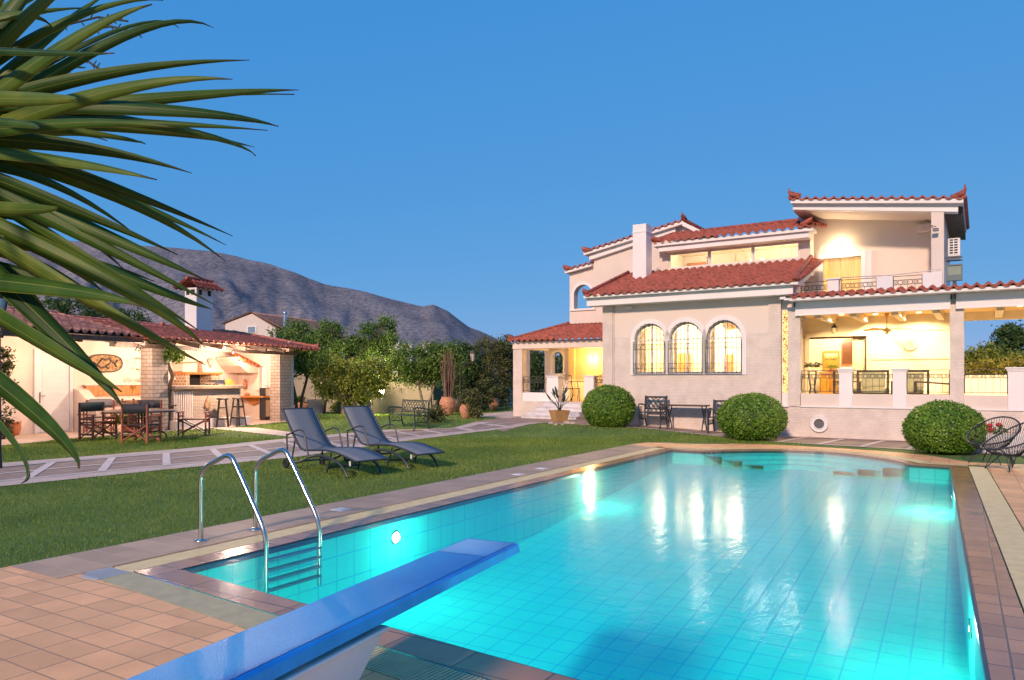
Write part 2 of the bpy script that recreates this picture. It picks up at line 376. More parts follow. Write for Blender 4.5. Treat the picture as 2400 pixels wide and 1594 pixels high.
def sheet(name, poly, m, dz, kind='structure', parent=None, step=0.6):
    """a ground sheet draped over the garden: outline refined, then filled by triangles of a fine grid"""
    P = []
    for i in range(len(poly)):
        p, q = Vector(poly[i]), Vector(poly[(i+1) % len(poly)]); k = max(1, int((q-p).length/step))
        P += [tuple(p.lerp(q, j/k)) for j in range(k)]
    xs = [p[0] for p in P]; ys = [p[1] for p in P]
    X, Y = np.meshgrid(np.arange(min(xs), max(xs), step), np.arange(min(ys), max(ys), step))
    from mathutils.geometry import delaunay_2d_cdt
    k = inpoly(X, Y, P); pts = [Vector(p) for p in P] + [Vector(p) for p in zip(X[k], Y[k])]
    n = len(P)
    v, _, f, *_r = delaunay_2d_cdt(pts, [(i, (i+1) % n) for i in range(n)], [list(range(n))], 1, 1e-5)
    fs = []
    for t_ in f:
        c = sum((v[i] for i in t_), Vector((0,0)))/len(t_)
        if inpoly(np.array([c.x]), np.array([c.y]), P)[0]: fs.append(t_)
    mb = MB(); mb.add([(p.x, p.y, gz(p.x, p.y)+dz) for p in v], fs)
    return tag(mb.build(name, m, parent), kind=kind if not parent else None)
def strip(mb, A, B, dz, cut=.5):              # a draped band between two polylines of equal length
    for i in range(len(A)-1):
        k = max(1, int((Vector(A[i+1])-Vector(A[i])).length/cut))
        for j in range(k):
            q = []
            for (P_, t_) in ((A, j/k), (A, (j+1)/k), (B, (j+1)/k), (B, j/k)):
                p = Vector(P_[i]).lerp(Vector(P_[i+1]), t_); q.append((p.x, p.y, gz(p.x, p.y)+dz))
            mb.add(q, [(0,3,2,1)])
def resample(P, n):
    P = [Vector((p[0], p[1])) for p in P]; d = [0]
    for i in range(1, len(P)): d.append(d[-1] + (P[i]-P[i-1]).length)
    out = []
    for k in range(n):
        s = d[-1]*k/(n-1); i = max(j for j in range(len(d)-1) if d[j] <= s + 1e-9); out.append(P[i].lerp(P[i+1], (s-d[i])/(d[i+1]-d[i])))
    return out
# the long garden path: slate panels, sand coloured borders, pale joints
path = sheet('garden_path', PATH, M['path_slab'], .006)
NN, FF = resample([p.xy for p in PN], 60), resample([p.xy for p in PF], 60)
lane = lambda k: [n.lerp(f, k) for n, f in zip(NN, FF)]
mb = MB(); strip(mb, lane(0), lane(.16), .011); strip(mb, lane(.84), lane(1), .011); mb.build('border', M['path_pink'], path)
mb = MB(); strip(mb, lane(.17), lane(.205), .013); strip(mb, lane(.79), lane(.83), .013); strip(mb, lane(.475), lane(.51), .013)
l0, l1 = lane(.18), lane(.82)
for i in range(1, 57, 4):
    A = [l0[i].lerp(l1[min(59, i+3)], k/6) for k in range(7)]; dv = (l0[i+1]-l0[i]).normalized()*.075
    strip(mb, [p-dv for p in A], [p+dv for p in A], .015)
mb.build('joint', M['path_white'], path)
sheet('patio', PATIO, M['path_pink'], .010)
sheet('side_path', BRANCH, M['path_pink'], .008)
sheet('walkway', WALK, M['path_slab'], .007)
cw = [(-6.4,-.95),(-4.6,-1.02),(-3.0,-1.08),(-1.2,-1.5),(.6,-2.1),(3.2,-2.55),(6,-2.85),(14,-3.6)]
mb = MB(); strip(mb, [hw(s, n).xy for s, n in cw], [hw(s, n+.12).xy for s, n in cw], .013)
for k in range(22):
    s0 = -6 + k*.92; n0 = np.interp(s0, [c[0] for c in cw], [c[1] for c in cw])
    strip(mb, [hw(s0, n0+.1).xy, hw(s0+.25, -.32).xy], [hw(s0+.12, n0+.1).xy, hw(s0+.37, -.32).xy], .014)
tag(mb.build('walkway_joint', M['path_white']), kind='structure')
mb = MB(); cw2 = [(s, -.30) for s in (-5.2,-2,1,4,8,14)]
strip(mb, [hw(s, -.32).xy for s, n in cw2], [hw(s, .0).xy for s, n in cw2], .017); tag(mb.build('walkway_border', M['path_pink']), kind='structure')
sheet('courtyard', COURT, M['path_slab'], .009); sheet('back_path', BACKP, M['path_pink'], .010)

# ------------------------------------------------------------------ grass blades (nobody could count them)
def blades(n, x0, x1, y0, y1, h, w):
    X = rng.uniform(x0, x1, n); Y = rng.uniform(y0, y1, n); ok = np.ones(n, bool)
    for p in HARD: ok &= ~inpoly(X, Y, p)
    ok &= np.abs(X/Y) < .76; X, Y = X[ok], Y[ok]; k = len(X)
    Z = np.vectorize(gz)(X, Y); az = rng.uniform(0, 2*np.pi, k); hh = h*rng.uniform(.6, 1.25, k)
    ux, uy = np.cos(az)*w, np.sin(az)*w; lx, ly = rng.normal(0, .45, k)*hh, rng.normal(0, .45, k)*hh
    A = np.stack([X-ux, Y-uy, Z], 1); B = np.stack([X+ux, Y+uy, Z], 1); T = np.stack([X+lx, Y+ly, Z+hh], 1)
    return np.stack([A, B, T], 1).reshape(-1, 3)
BL = np.concatenate([blades(150000, -7.5, 3, 4.5, 11, .027, .0028), blades(150000, -12, 6, 11, 19, .036, .0050), blades(60000, -14, 9, 17, 34, .045, .010)])
M['blade'] = leafmat('grass_blade', [(.12,(.05,.11,.012)),(.42,(.145,.255,.03)),(.62,(.25,.335,.045)),(.9,(.42,.42,.09))], .6, .35, .4, .55)
tag(np_mesh('grass', BL, np.arange(len(BL)).reshape(-1, 3), M['blade']), 'short mown green grass of the garden lawn', 'grass', kind='stuff')

# ------------------------------------------------------------------ pool and deck (built in the pool frame)
def pool_obj(o): o.location = PA; o.rotation_euler = (0, 0, POOL_ROT); return o
M['deck'] = brick('deck_tile', (.88,.455,.20), (.46,.26,.14), (.30), .185, .006, .5, off=0, tilevar=.13, flat=True, rough=.55)
M['coping'] = brick('wet_coping_tile', (.48,.23,.105), (.15,.09,.06), .50, .25, .007, .35, off=0, tilevar=.18, flat=True, rough=.16)
deck = MB(); deck.prism(DECK, [GRAT[::-1]], -.05, .004, 'xy')
deck = pool_obj(deck.build('pool_deck', M['deck'])); tag(deck, kind='structure')
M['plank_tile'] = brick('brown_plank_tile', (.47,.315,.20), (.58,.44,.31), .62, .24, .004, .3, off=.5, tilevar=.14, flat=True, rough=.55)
_gl = [p for p in offset(POOL, .531)]
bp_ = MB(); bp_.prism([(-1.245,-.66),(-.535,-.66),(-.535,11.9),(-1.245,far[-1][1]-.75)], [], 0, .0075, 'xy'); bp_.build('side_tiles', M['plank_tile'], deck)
def ringmb(inner, outer, z0, z1):
    mb = MB(); n = len(inner)
    vs = [(p[0], p[1], z1) for p in inner] + [(p[0], p[1], z1) for p in outer] + [(p[0], p[1], z0) for p in inner]
    fs = []
    for i in range(n):
        j = (i+1) % n; fs += [(i, n+i, n+j, j), (i, j, 2*n+j, 2*n+i)]
    return mb.add(vs, fs)
ringmb(POOL, COPE, -.012, .003).build('coping', M['coping'], deck)
ringmb(COPE, GRAT, -.05, -.03).build('drain_channel', M['dark'], deck)
M['grate'] = mat('yellow_white_grate', (.60,.52,.30), .55, var=.1, vs=8)
mb = MB()
for i in range(len(COPE)):
    j = (i+1) % len(COPE); a, b, c, d = (Vector(q) for q in (COPE[i], COPE[j], GRAT[j], GRAT[i]))
    ln = (b-a).length; k = max(1, int(ln/.026)); e_ = (b-a).normalized(); nrm = Vector((e_.y, -e_.x))
    for q in range(k):
        p = a + e_*((q+.5)*ln/k)
        if p.y < -2.6 and q % 2: continue
        w_ = e_*.0085; p0, p1 = p + nrm*.012, p + nrm*.268
        mb.add([(*(p0-w_), .003), (*(p0+w_), .003), (*(p1+w_), .003), (*(p1-w_), .003), (*(p0-w_), -.02), (*(p0+w_), -.02), (*(p1+w_), -.02), (*(p1-w_), -.02)],
               [(0,3,2,1),(0,1,5,4),(2,3,7,6),(0,4,7,3),(1,2,6,5)])
mb.build('grate', M['grate'], deck)
M['corner_grey'] = mat('grey_white_corner_plate', (.45,.47,.47), .6, var=.1)
mb = MB(); mb.prism([(-.25,-.25),(-.25,-.53),(-.42,-.54),(-.54,-.42),(-.53,-.25)], [], -.02, .0055, 'xy')
for k in range(9): mb.box(-.50+.028*k, -.488+.028*k, -.50, -.27, .0052, .0085)
mb.build('corner_plate', M['corner_grey'], deck)
# skimmer lids
for k, (px, py, lb) in enumerate([(799,1196,'white square skimmer lid in the deck nearest the ladder'),(1215,1113,'small white skimmer lid in the deck beyond the sun loungers'),(1270,1099,'farthest white skimmer lid on the deck beside the pool')]):
    p = G(px, py); mb = MB(); mb.box(-.085,.085,-.085,.085,0,.008); mb.box(-.06,.06,-.06,.06,.008,.012)
    o = mb.build('skimmer_lid', M['white_plastic'], None, .003); o.location = (p.x, p.y, .004); o.rotation_euler.z = POOL_ROT
    tag(o, lb, 'skimmer lid', 'skimmer lids in the deck')
# basin
m, t, b = nodes('pool_tile'); L = t.links.new; co = N(t, 'ShaderNodeTexCoord'); sp = N(t, 'ShaderNodeSeparateXYZ'); L(co.outputs['Object'], sp.inputs[0])
g = N(t, 'ShaderNodeNewGeometry'); vt = N(t, 'ShaderNodeVectorTransform', vector_type='NORMAL', convert_from='WORLD', convert_to='OBJECT'); L(g.outputs['Normal'], vt.inputs[0])
sn = N(t, 'ShaderNodeSeparateXYZ'); L(vt.outputs[0], sn.inputs[0])
def line(axis):                               # grout lines every 0.245 m along one axis, fading where the face looks along it
    md = N(t, 'ShaderNodeMath', operation='PINGPONG'); L(sp.outputs[axis], md.inputs[0]); md.inputs[1].default_value = .1225
    lt = N(t, 'ShaderNodeMath', operation='LESS_THAN'); L(md.outputs[0], lt.inputs[0]); lt.inputs[1].default_value = .007
    ab = N(t, 'ShaderNodeMath', operation='ABSOLUTE'); L(sn.outputs[axis], ab.inputs[0]); l2 = N(t, 'ShaderNodeMath', operation='LESS_THAN'); L(ab.outputs[0], l2.inputs[0]); l2.inputs[1].default_value = .7
    ml = N(t, 'ShaderNodeMath', operation='MULTIPLY'); L(lt.outputs[0], ml.inputs[0]); L(l2.outputs[0], ml.inputs[1]); return ml.outputs[0]
mx = N(t, 'ShaderNodeMath', operation='MAXIMUM'); L(line(0), mx.inputs[0]); L(line(1), mx.inputs[1])
mz = N(t, 'ShaderNodeMath', operation='MAXIMUM'); L(mx.outputs[0], mz.inputs[0]); L(line(2), mz.inputs[1])
n1 = N(t, 'ShaderNodeTexNoise', _Scale=1.2, _Detail=3.); L(co.outputs['Object'], n1.inputs[0])
r = ramp(t, n1.outputs[0], [(.3,(.035,.77,.70)),(.7,(.06,.86,.77))]); cm = N(t, 'ShaderNodeMix', data_type='RGBA'); L(mz.outputs[0], cm.inputs[0]); L(r.outputs[0], cm.inputs[6]); cm.inputs[7].default_value = (.015,.60,.70,1)
L(cm.outputs[2], b.inputs[0]); b.inputs['Roughness'].default_value = .75; b.inputs['Specular IOR Level'].default_value = .05
M['pool_tile'] = m
dep = lambda v: 1.22 - .082*min(v, 11.5)
PO = []                                       # refined outline so the floor bends smoothly
for i in range(len(POOL)):
    p, q = Vector(POOL[i]), Vector(POOL[(i+1) % len(POOL)]); k = max(1, int((q-p).length/1.2)); PO += [tuple(p.lerp(q, j/k)) for j in range(k)]
mb = MB(); n = len(PO)
mb.add([(p[0], p[1], -.03) for p in PO] + [(p[0], p[1], -dep(p[1])) for p in PO], [(j, i, n+i, n+j) for i, j in ((i, (i+1) % n) for i in range(n))])
mb.add([(p[0], p[1], -dep(p[1])) for p in PO], [tuple(x) for x in tessellate_polygon([[Vector((p[0], p[1], 0)) for p in PO]])])
basin = tag(pool_obj(mb.build('pool_basin', M['pool_tile'])), kind='structure')
mb = MB()
for sc_, z_ in ((.80,-.10),(.60,-.17),(.40,-.22)):
    pass
for q, (k0, z_) in enumerate(((.0,-.08),(.22,-.14),(.44,-.20))):
    lp = [(2.6+(a[0]-2.6)*(1-.0*k0), a[1]) for a in ARC]; inn = [(2.6+(a[0]-2.6)*(1-k0-.22), 11.43+(a[1]-11.43)*(1-k0-.22)-.1) for a in ARC]
    out = [(2.6+(a[0]-2.6)*(1-k0), 11.43+(a[1]-11.43)*(1-k0)-(.1 if q else 0)) for a in ARC]
    nn = len(ARC); mb.add([(*p, z_) for p in out] + [(*p, z_) for p in inn] + [(*p, -.5) for p in inn], [f for i in range(nn-1) for f in ((i, i+1, nn+i+1, nn+i), (nn+i, nn+i+1, 2*nn+i+1, 2*nn+i))])
mb.build('step', M['pool_tile'], basin)
mb = MB(); out2 = offset(POOL, -.022); n = len(POOL)
mb.add([(*p, -.004) for p in POOL] + [(*p, -.004) for p in out2] + [(*p, -.05) for p in out2], [f for i, j in ((i, (i+1) % n) for i in range(n)) for f in ((i, j, n+j, n+i), (n+i, n+j, 2*n+j, 2*n+i))])
mb.build('waterline_trim', mat('dark_waterline_tile', (.03,.06,.10), .3), basin)
# water: a clear tinted surface that reflects more at grazing angles
m, t, b = nodes('pool_water'); L = t.links.new; co = N(t, 'ShaderNodeTexCoord'); mp = N(t, 'ShaderNodeMapping'); mp.inputs['Scale'].default_value = (1.5, .8, 1); L(co.outputs['Object'], mp.inputs[0])
n1 = N(t, 'ShaderNodeTexNoise', _Scale=3.5, _Detail=5., _Roughness=.6); L(mp.outputs[0], n1.inputs[0])
bp = N(t, 'ShaderNodeBump', _Strength=.05, _Distance=.10); L(n1.outputs[0], bp.inputs['Height'])
tp = N(t, 'ShaderNodeBsdfTransparent'); tp.inputs[0].default_value = (.36,.94,1,1); gs = N(t, 'ShaderNodeBsdfGlossy'); gs.inputs['Roughness'].default_value = .13
fr = N(t, 'ShaderNodeFresnel'); L(bp.outputs[0], fr.inputs['Normal']); gb = N(t, 'ShaderNodeNewGeometry')   # the same reflectance from both sides
io = N(t, 'ShaderNodeMix'); L(gb.outputs['Backfacing'], io.inputs[0]); io.inputs[2].default_value = 1.19; io.inputs[3].default_value = 1/1.19; L(io.outputs[0], fr.inputs['IOR']); L(bp.outputs[0], gs.inputs['Normal'])
ms = N(t, 'ShaderNodeMixShader'); L(fr.outputs[0], ms.inputs[0]); L(tp.outputs[0], ms.inputs[1]); L(gs.outputs[0], ms.inputs[2]); L(ms.outputs[0], t.nodes['Material Output'].inputs[0])
M['water'] = m
mb = MB(); mb.add([(*p, -.006) for p in POOL], [tuple(x) for x in tessellate_polygon([[Vector((*p, 0)) for p in POOL]])])
tag(pool_obj(mb.build('water', M['water'])), kind='structure')
# underwater lamps; those on the right and near walls are unseen, added for brightness
M['pool_lamp'] = glow('pool_lamp_lens', (1., .74, .40), 7)
for u, v, z, lb, pwr, sg in [(0, 2.6, -.22, 'glowing round underwater lamp in the pool wall beside the ladder', 16, 0), (0, 7.45, -.155, 'underwater lamp glowing near the far end of the long pool wall', 14, 0),
                        (5.43-.026*3.4, 3.0, -.40, 'added unseen underwater lamp on the right pool wall nearer the camera', 20, 2), (5.43-.026*9.5, 9.0, -.22, 'added unseen underwater lamp on the right pool wall far from the camera', 14, 2),
                        (1.6, -.13, -.45, 'added unseen underwater lamp in the near pool wall under the diving board', 34, 1), (4.0, -.34, -.45, 'added unseen underwater lamp in the near pool wall right of the diving board', 34, 1)]:
    p = pw(u, v, z); th = thing('pool_lamp', lb, 'pool lamp', p, POOL_ROT + sg*math.pi/2, 'underwater lamps in the pool walls')
    mb = MB(); mb.add([(0.012, .062*math.cos(a), .062*math.sin(a)) for a in [2*math.pi*k/16 for k in range(16)]] , [tuple(range(16))])
    mb.build('lens', M['pool_lamp'], th)
    mb = MB(); mb.ring((.008, 0, 0), .07, .012, 'x'); mb.build('ring', M['steel'], th)
    lamp((.24, 0, 0), pwr*.75, (1., .86, .60), th, .07)

# ------------------------------------------------------------------ mountain
px_, py_ = [-700,-400,-100,150,270,400,520,640,700,760,850,920,990,1015,1050,1100,1150,1190,1215,1260,1350], [560,540,550,562,570,578,590,620,640,664,680,700,716,712,727,765,785,803,815,850,889]
cols, rows = 300, 110; HV = []; HG = []
for j in range(rows+1):
    k = j/rows*1.25
    for i in range(cols+1):
        px = -700 + 2050*i/cols; yr = float(np.interp(px, px_, py_)); rx = (px-1200)/FPX
        zr = EYE + 1600*(HOR-yr)/FPX + noise.noise((px*.02, 3, 0))*3
        D = 520 + 1080*min(k, 1) + max(0, k-1)*2600; x = rx*D
        if k <= 1:
            wv = k**1.25; q = noise.hetero_terrain((px*.006+k*.5, k*3.2, 1.3), 1.0, 2.1, 5, .4)*.14*math.sin(math.pi*k)
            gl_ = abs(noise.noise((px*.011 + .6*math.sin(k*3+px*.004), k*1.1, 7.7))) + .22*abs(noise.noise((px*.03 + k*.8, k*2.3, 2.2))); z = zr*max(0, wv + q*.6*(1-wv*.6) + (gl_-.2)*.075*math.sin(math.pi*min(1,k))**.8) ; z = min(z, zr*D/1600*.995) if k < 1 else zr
        else: z = zr*(1-(k-1)*2.0)
        HV.append((x, D, max(-2, z-2))); HG.append(gl_ if k <= 1 else .3)
a = np.array([[j*(cols+1)+i, j*(cols+1)+i+1, (j+1)*(cols+1)+i+1, (j+1)*(cols+1)+i] for j in range(rows) for i in range(cols)])
m, t, b = nodes('mountain_scrub'); L = t.links.new; co = N(t, 'ShaderNodeTexCoord')
v1 = N(t, 'ShaderNodeTexNoise', _Scale=.16, _Detail=5., _Roughness=.7); v2 = N(t, 'ShaderNodeTexNoise', _Scale=.006, _Detail=5.)
mp = N(t, 'ShaderNodeMapping'); mp.inputs['Scale'].default_value = (1, .45, 1.0); L(co.outputs['Object'], mp.inputs[0]); L(mp.outputs[0], v1.inputs[0]); L(co.outputs['Object'], v2.inputs[0])
r1 = ramp(t, v1.outputs[0], [(.38,(.125,.135,.15)),(.60,(.32,.30,.295))]); r2 = ramp(t, v2.outputs[0], [(.35,(.72,.74,.80)),(.7,(1.1,1.05,1.05))])
mx = N(t, 'ShaderNodeMix', data_type='RGBA', blend_type='MULTIPLY'); mx.inputs[0].default_value = 1; L(r1.outputs[0], mx.inputs[6]); L(r2.outputs[0], mx.inputs[7]); ga = N(t, 'ShaderNodeAttribute', attribute_name='gully'); rg = ramp(t, ga.outputs['Fac'], [(.02,(.50,.56,.66)),(.34,(1.08,1.04,1.02))]); m3 = N(t, 'ShaderNodeMix', data_type='RGBA', blend_type='MULTIPLY'); m3.inputs[0].default_value = .45  # darker scrub in the gullies, also painting in relief shade
L(mx.outputs[2], m3.inputs[6]); L(rg.outputs[0], m3.inputs[7]); L(m3.outputs[2], b.inputs[0]); b.inputs['Roughness'].default_value = 1; b.inputs['Specular IOR Level'].default_value = 0
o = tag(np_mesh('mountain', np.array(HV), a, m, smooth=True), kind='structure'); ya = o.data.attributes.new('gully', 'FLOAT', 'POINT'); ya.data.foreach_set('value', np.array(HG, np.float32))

# ------------------------------------------------------------------ roof helpers
def tile_roof(mb, p00, p10, p01, p11, period=.24, amp=.035, row=.34, lip=.03):
    p00, p10, p01, p11 = map(Vector, (p00, p10, p01, p11)); W = (p10-p00).length; H = ((p01-p00).length + (p11-p10).length)/2
    nw = max(2, round(W/period)); nc = nw*6; nr = max(1, round(H/row)); up = (p10-p00).cross(p01-p00).normalized()
    if up.z < 0: up = -up
    vs = []; ncol = nc+1; lev = []
    lev.append((0, -lip, 1))
    for k in range(nr): lev += [(k/nr, .022, 1), ((k+1)/nr, 0, 1)]
    lev.append((1, -lip, 1))
    for t_, o_, _ in lev:
        for i in range(ncol):
            u = i/nc; q = p00.lerp(p10, u).lerp(p01.lerp(p11, u), t_)
            w = 2*math.pi*nw*u; h = amp*(math.cos(w) + .25*math.cos(2*w)); vs.append(q + up*(h + o_))
    mb.add(vs, [(j*ncol+i, j*ncol+i+1, (j+1)*ncol+i+1, (j+1)*ncol+i) for j in range(len(lev)-1) for i in range(nc)], True)
def ridge(mb, p, q, r=.075, step=.34):
    p, q = Vector(p), Vector(q); n = max(1, round((q-p).length/step))
    for k in range(n):
        a, b = p.lerp(q, k/n), p.lerp(q, (k+1.12)/n); mb.tube([a, b], [r*.88, r*1.1], 8)
def horn(mb, p, out, h=.24):                  # upturned antefix at a roof corner
    p, out = Vector(p), Vector(out).normalized(); up = Vector((0,0,1))
    pts = [p - out*.30 + up*.02, p - out*.14 + up*.05, p - out*.03 + up*(.10), p + out*.02 + up*(h*.62), p + out*.01 + up*h]
    mb.tube(pts, [.07, .085, .075, .035, .008], 7)

# ------------------------------------------------------------------ the villa (built in the facade frame: x along, y into the house)
villa = thing('villa', 'two storey cream villa with red tiled roofs, lit arched windows and terrace', 'house', P0, HA)
def vp(mb, name, m, parent=None, **k): return mb.build(name, M[m] if isinstance(m, str) else m, parent or villa, **k)
W1 = [(-3.565,.47),(-2.49,.475),(-1.40,.48)]; ZB, ZS = 1.67, 2.67
mb = MB(); mb.prism(rect(-5.05,.12,-.3,3.74), [arch(c, h, ZB, ZS)[::-1] for c, h in W1], 0, .22, 'xz'); vp(mb, 'front_wall', 'brick_half')
vp(MB().box(-5.07,-4.74,-.045,.25,-.3,3.72).box(-4.735,-4.70,-.03,.0,-.3,3.72), 'pilaster', 'brick'); vp(MB().box(-.20,.12,-.045,.25,-.3,3.70), 'pilaster', 'brick')
mb = MB(); mb.box(-5.07,-4.9,.25,4.6,-.3,3.74).box(-.05,.12,.25,3.1,-.3,3.74)
mb.prism([(0,3.70),(3.1,3.70),(3.1,5.05),(2.6,4.98),(0,4.12)], [], -.05, .115, 'yz').prism([(0,3.70),(3.9,3.70),(3.9,4.9),(2.6,4.98),(0,4.12)], [], -5.07, -4.9, 'yz'); vp(mb, 'side_wall', 'stucco')
mb = MB(); mb.box(-5.42,.50,-.42,.05,3.71,3.935); vp(mb, 'eave_beam', 'white', bevel=.006)
mb = MB(); mb.box(-5.46,.62,-.56,.04,3.937,4.0)
mb.prism([(-.56,3.93),(-.56,4.0),(2.6,4.98),(2.6,4.90)], [], .58, .66, 'yz').prism([(-.30,3.73),(-.30,3.98),(2.6,4.90),(2.6,4.66)], [], .44, .50, 'yz')
vp(mb, 'fascia', 'white', bevel=.006)
mb = MB(); tile_roof(mb, (-5.42,-.62,4.03), (.52,-.62,4.03), (-5.42,2.62,5.06), (.36,2.62,5.06)); tile_roof(mb, (.66,-.60,3.98), (.72,2.62,4.93), (.52,-.62,4.04), (.36,2.62,5.07), .24, .03, .2)
ridge(mb, (.56,-.6,4.06), (.38,2.6,5.10), .06); ridge(mb, (-5.40,-.6,4.06), (-5.40,2.6,5.09), .06); horn(mb, (-5.40,-.66,4.04), (-.3,-1,0), .2)
mb.ell((.60,-.5,4.10), (.09,.12,.09)); vp(mb, 'roof', 'tile')
mb = MB(); mb.box(-4.75,-4.30,1.5,1.98,4.3,6.42); ch = vp(mb, 'chimney', 'white')
mb = MB(); mb.box(-4.765,-4.285,1.485,1.995,6.16,6.19); vp(mb, 'band', 'white', ch)
mb = MB(); mb.box(-4.60,-4.42,1.6,1.85,6.42,6.425); vp(mb, 'flue_opening', 'dark', ch)
mb = MB(); mb.box(-4.30,-4.12,-.055,0,3.60,3.665); vp(mb, 'sensor_box', 'white')
# arched windows
for c, h in W1:
    mb = MB(); mb.prism(arch(c, h+.135, ZB-.03, ZS), [arch(c, h, ZB, ZS)[::-1]], -.03, .03, 'xz'); fr = vp(mb, 'window', 'white', bevel=.006)
    mb = MB(); mb.prism(arch(c, h-.001, ZB, ZS), [arch(c, h-.06, ZB+.06, ZS)[::-1]], .12, .17, 'xz').box(c-.025, c+.025, .12, .17, ZB, ZS+.4).box(c-h, c+h, .12, .17, ZS-.03, ZS+.01); vp(mb, 'sash', 'white', fr)
    mb = MB(); mb.prism(arch(c, h-.05, ZB+.05, ZS), [], .143, .149, 'xz'); vp(mb, 'pane', 'glass', fr)
    g = MB(); y = -.10; x0, x1 = c-h-.015, c+h+.015
    for k in range(9):
        x = x0 + (x1-x0)*k/8; top = 2.60 if k in (0, 8) else ZS + math.sqrt(max(0, (h+.0)**2-(x-c)**2))
        g.bar((x,y,ZB+.005), (x,y,max(2.60,top)), .014, .014)
    for z in (ZB+.02, ZB+.15, ZB+.29, 2.38, 2.52): g.bar((x0,y,z), (x1,y,z), .016, .016, (0,1,0))
    for sx in (x0, x1): g.bar((sx,y,2.60), (sx+(.05 if sx < c else -.05),y,2.605), .03, .02); g.bar((sx,y,2.45),(sx,.0,2.45),.012,.012); g.bar((sx,y,ZB+.1),(sx,.0,ZB+.1),.012,.012)
    for k in range(8):
        x = x0+(x1-x0)*(k+.5)/8
        for z in (ZB+.085, ZB+.22, 2.45): g.ring((x,y,z), .04, .005, 'y', 8, 4)
    for rr in (h-.02, h-.09): g.tube([(c+rr*math.cos(math.pi*k/16), y, ZS+rr*math.sin(math.pi*k/16)) for k in range(17)], .006, 5)
    vp(g, 'grille', 'iron', fr)
# living room behind them
mb = MB(); mb.add([(-4.88,.24,.8),(-.06,.24,.8),(-.06,3.0,.8),(-4.88,3.0,.8),(-4.88,.24,3.5),(-.06,.24,3.5),(-.06,3.0,3.5),(-4.88,3.0,3.5)], [(0,1,2,3),(7,6,5,4),(2,6,7,3),(0,3,7,4),(1,5,6,2)]); vp(mb, 'living_room', 'cream_room')
for k, (x, w) in enumerate([(-3.98,.16),(-3.20,.10),(-2.93,.07),(-2.07,.07),(-1.84,.08),(-.98,.07)]):
    mb = MB(); n = 14; vs = []
    for z in (ZB-.1, 3.2):
        for i in range(n+1): vs.append((x+(i/n-.5)*w*2, .36+.022*math.sin(i*1.9), z))
    mb.add(vs, [(i, i+1, n+2+i, n+1+i) for i in range(n)], True); vp(mb, 'curtain', 'curtain', solid=.004)
mb = MB(); mb.box(-3.9,-3.35,2.6,2.98,.82,2.35); vp(mb, 'tall_cabinet', 'orange_wood')
vp(MB().box(-1.12,-.78,2.9,2.98,1.7,2.35), 'room_picture', 'terracotta_red'); vp(MB().box(-2.25,-1.98,2.9,2.98,1.6,2.3), 'room_picture', 'terracotta_red')
mb = MB(); mb.box(-.95,-.70,1.0,1.06,1.0,2.12); vp(mb, 'dark_screen', mat('navy_panel', (.03,.04,.10), .4))
mb = MB(); mb.ell((-1.40,.75,3.05), (.30,.30,.15)); mb.tube([(-1.40,.75,3.1),(-1.4,.75,3.5)], .012, 6); vp(mb, 'ceiling_shade', mat('glass_shade', (.7,.45,.2), .4))
for x in (-3.6,-2.4,-1.3): lamp((x, 1.5, 2.75), 120, (1., .80, .52), villa, .42)
# narrow glass strip beside the terrace
mb = MB(); mb.box(.12,.30,.10,.22,-.3,3.74); vp(mb, 'recess_wall', 'white')
m_, t, b = nodes('leaded_glass'); L = t.links.new; co = N(t, 'ShaderNodeTexCoord'); vo = N(t, 'ShaderNodeTexVoronoi', _Scale=14., feature='DISTANCE_TO_EDGE'); L(co.outputs['Object'], vo.inputs['Vector'])
r = ramp(t, vo.outputs['Distance'], [(.03,(.10,.06,.01)),(.12,(.95,.62,.20))]); L(r.outputs[0], b.inputs[0]); L(r.outputs[0], b.inputs['Emission Color']); b.inputs['Emission Strength'].default_value = .75
mb = MB(); mb.box(.145,.27,.085,.098,1.16,3.33); vp(mb, 'strip_window', m_)
mb = MB(); mb.box(.11,.32,-.07,.1,.78,.825); vp(mb, 'strip_sill', 'white')
# ---- terrace
mb = MB(); mb.box(.12,9.5,.0,.25,-.4,.785); vp(mb, 'terrace_base', 'brick')
mb = MB(); mb.box(.30,9.5,-.03,.26,.785,.815); vp(mb, 'terrace_ledge', 'white')
mb = MB(); mb.box(.30,9.5,.25,5.2,.70,.83); vp(mb, 'terrace_floor', 'floor_stone')
PILL = [(.29,.60),(3.975,4.26),(8.0,8.3)]
for a, b_ in PILL:
    mb = MB(); mb.box(a, b_, -.03, .29, .0 if a < 1 else .8, 3.32); vp(mb, 'terrace_pillar', 'brick')
[vp(MB().box(q0, q1,.02,.20,.815,1.135), 'low_wall', 'stucco') for q0, q1 in ((.61,3.97),(4.265,7.99))]
POSTS = [(1.54,1.845),(2.76,3.06),(5.12,5.43),(6.5,6.8)]
for a, b_ in POSTS:
    mb = MB(); mb.box(a, b_, -.015, .24, .815, 1.72); po = vp(mb, 'balustrade_post', 'white', bevel=.006)
    mb = MB(); mb.box(a-.03, b_+.03, -.045, .27, 1.722, 1.75).box(a-.015, b_+.015, -.03, .255, 1.69, 1.72).box(a-.045,b_+.045,-.06,.285,1.752,1.785); vp(mb, 'cap', 'white', po, bevel=.004)
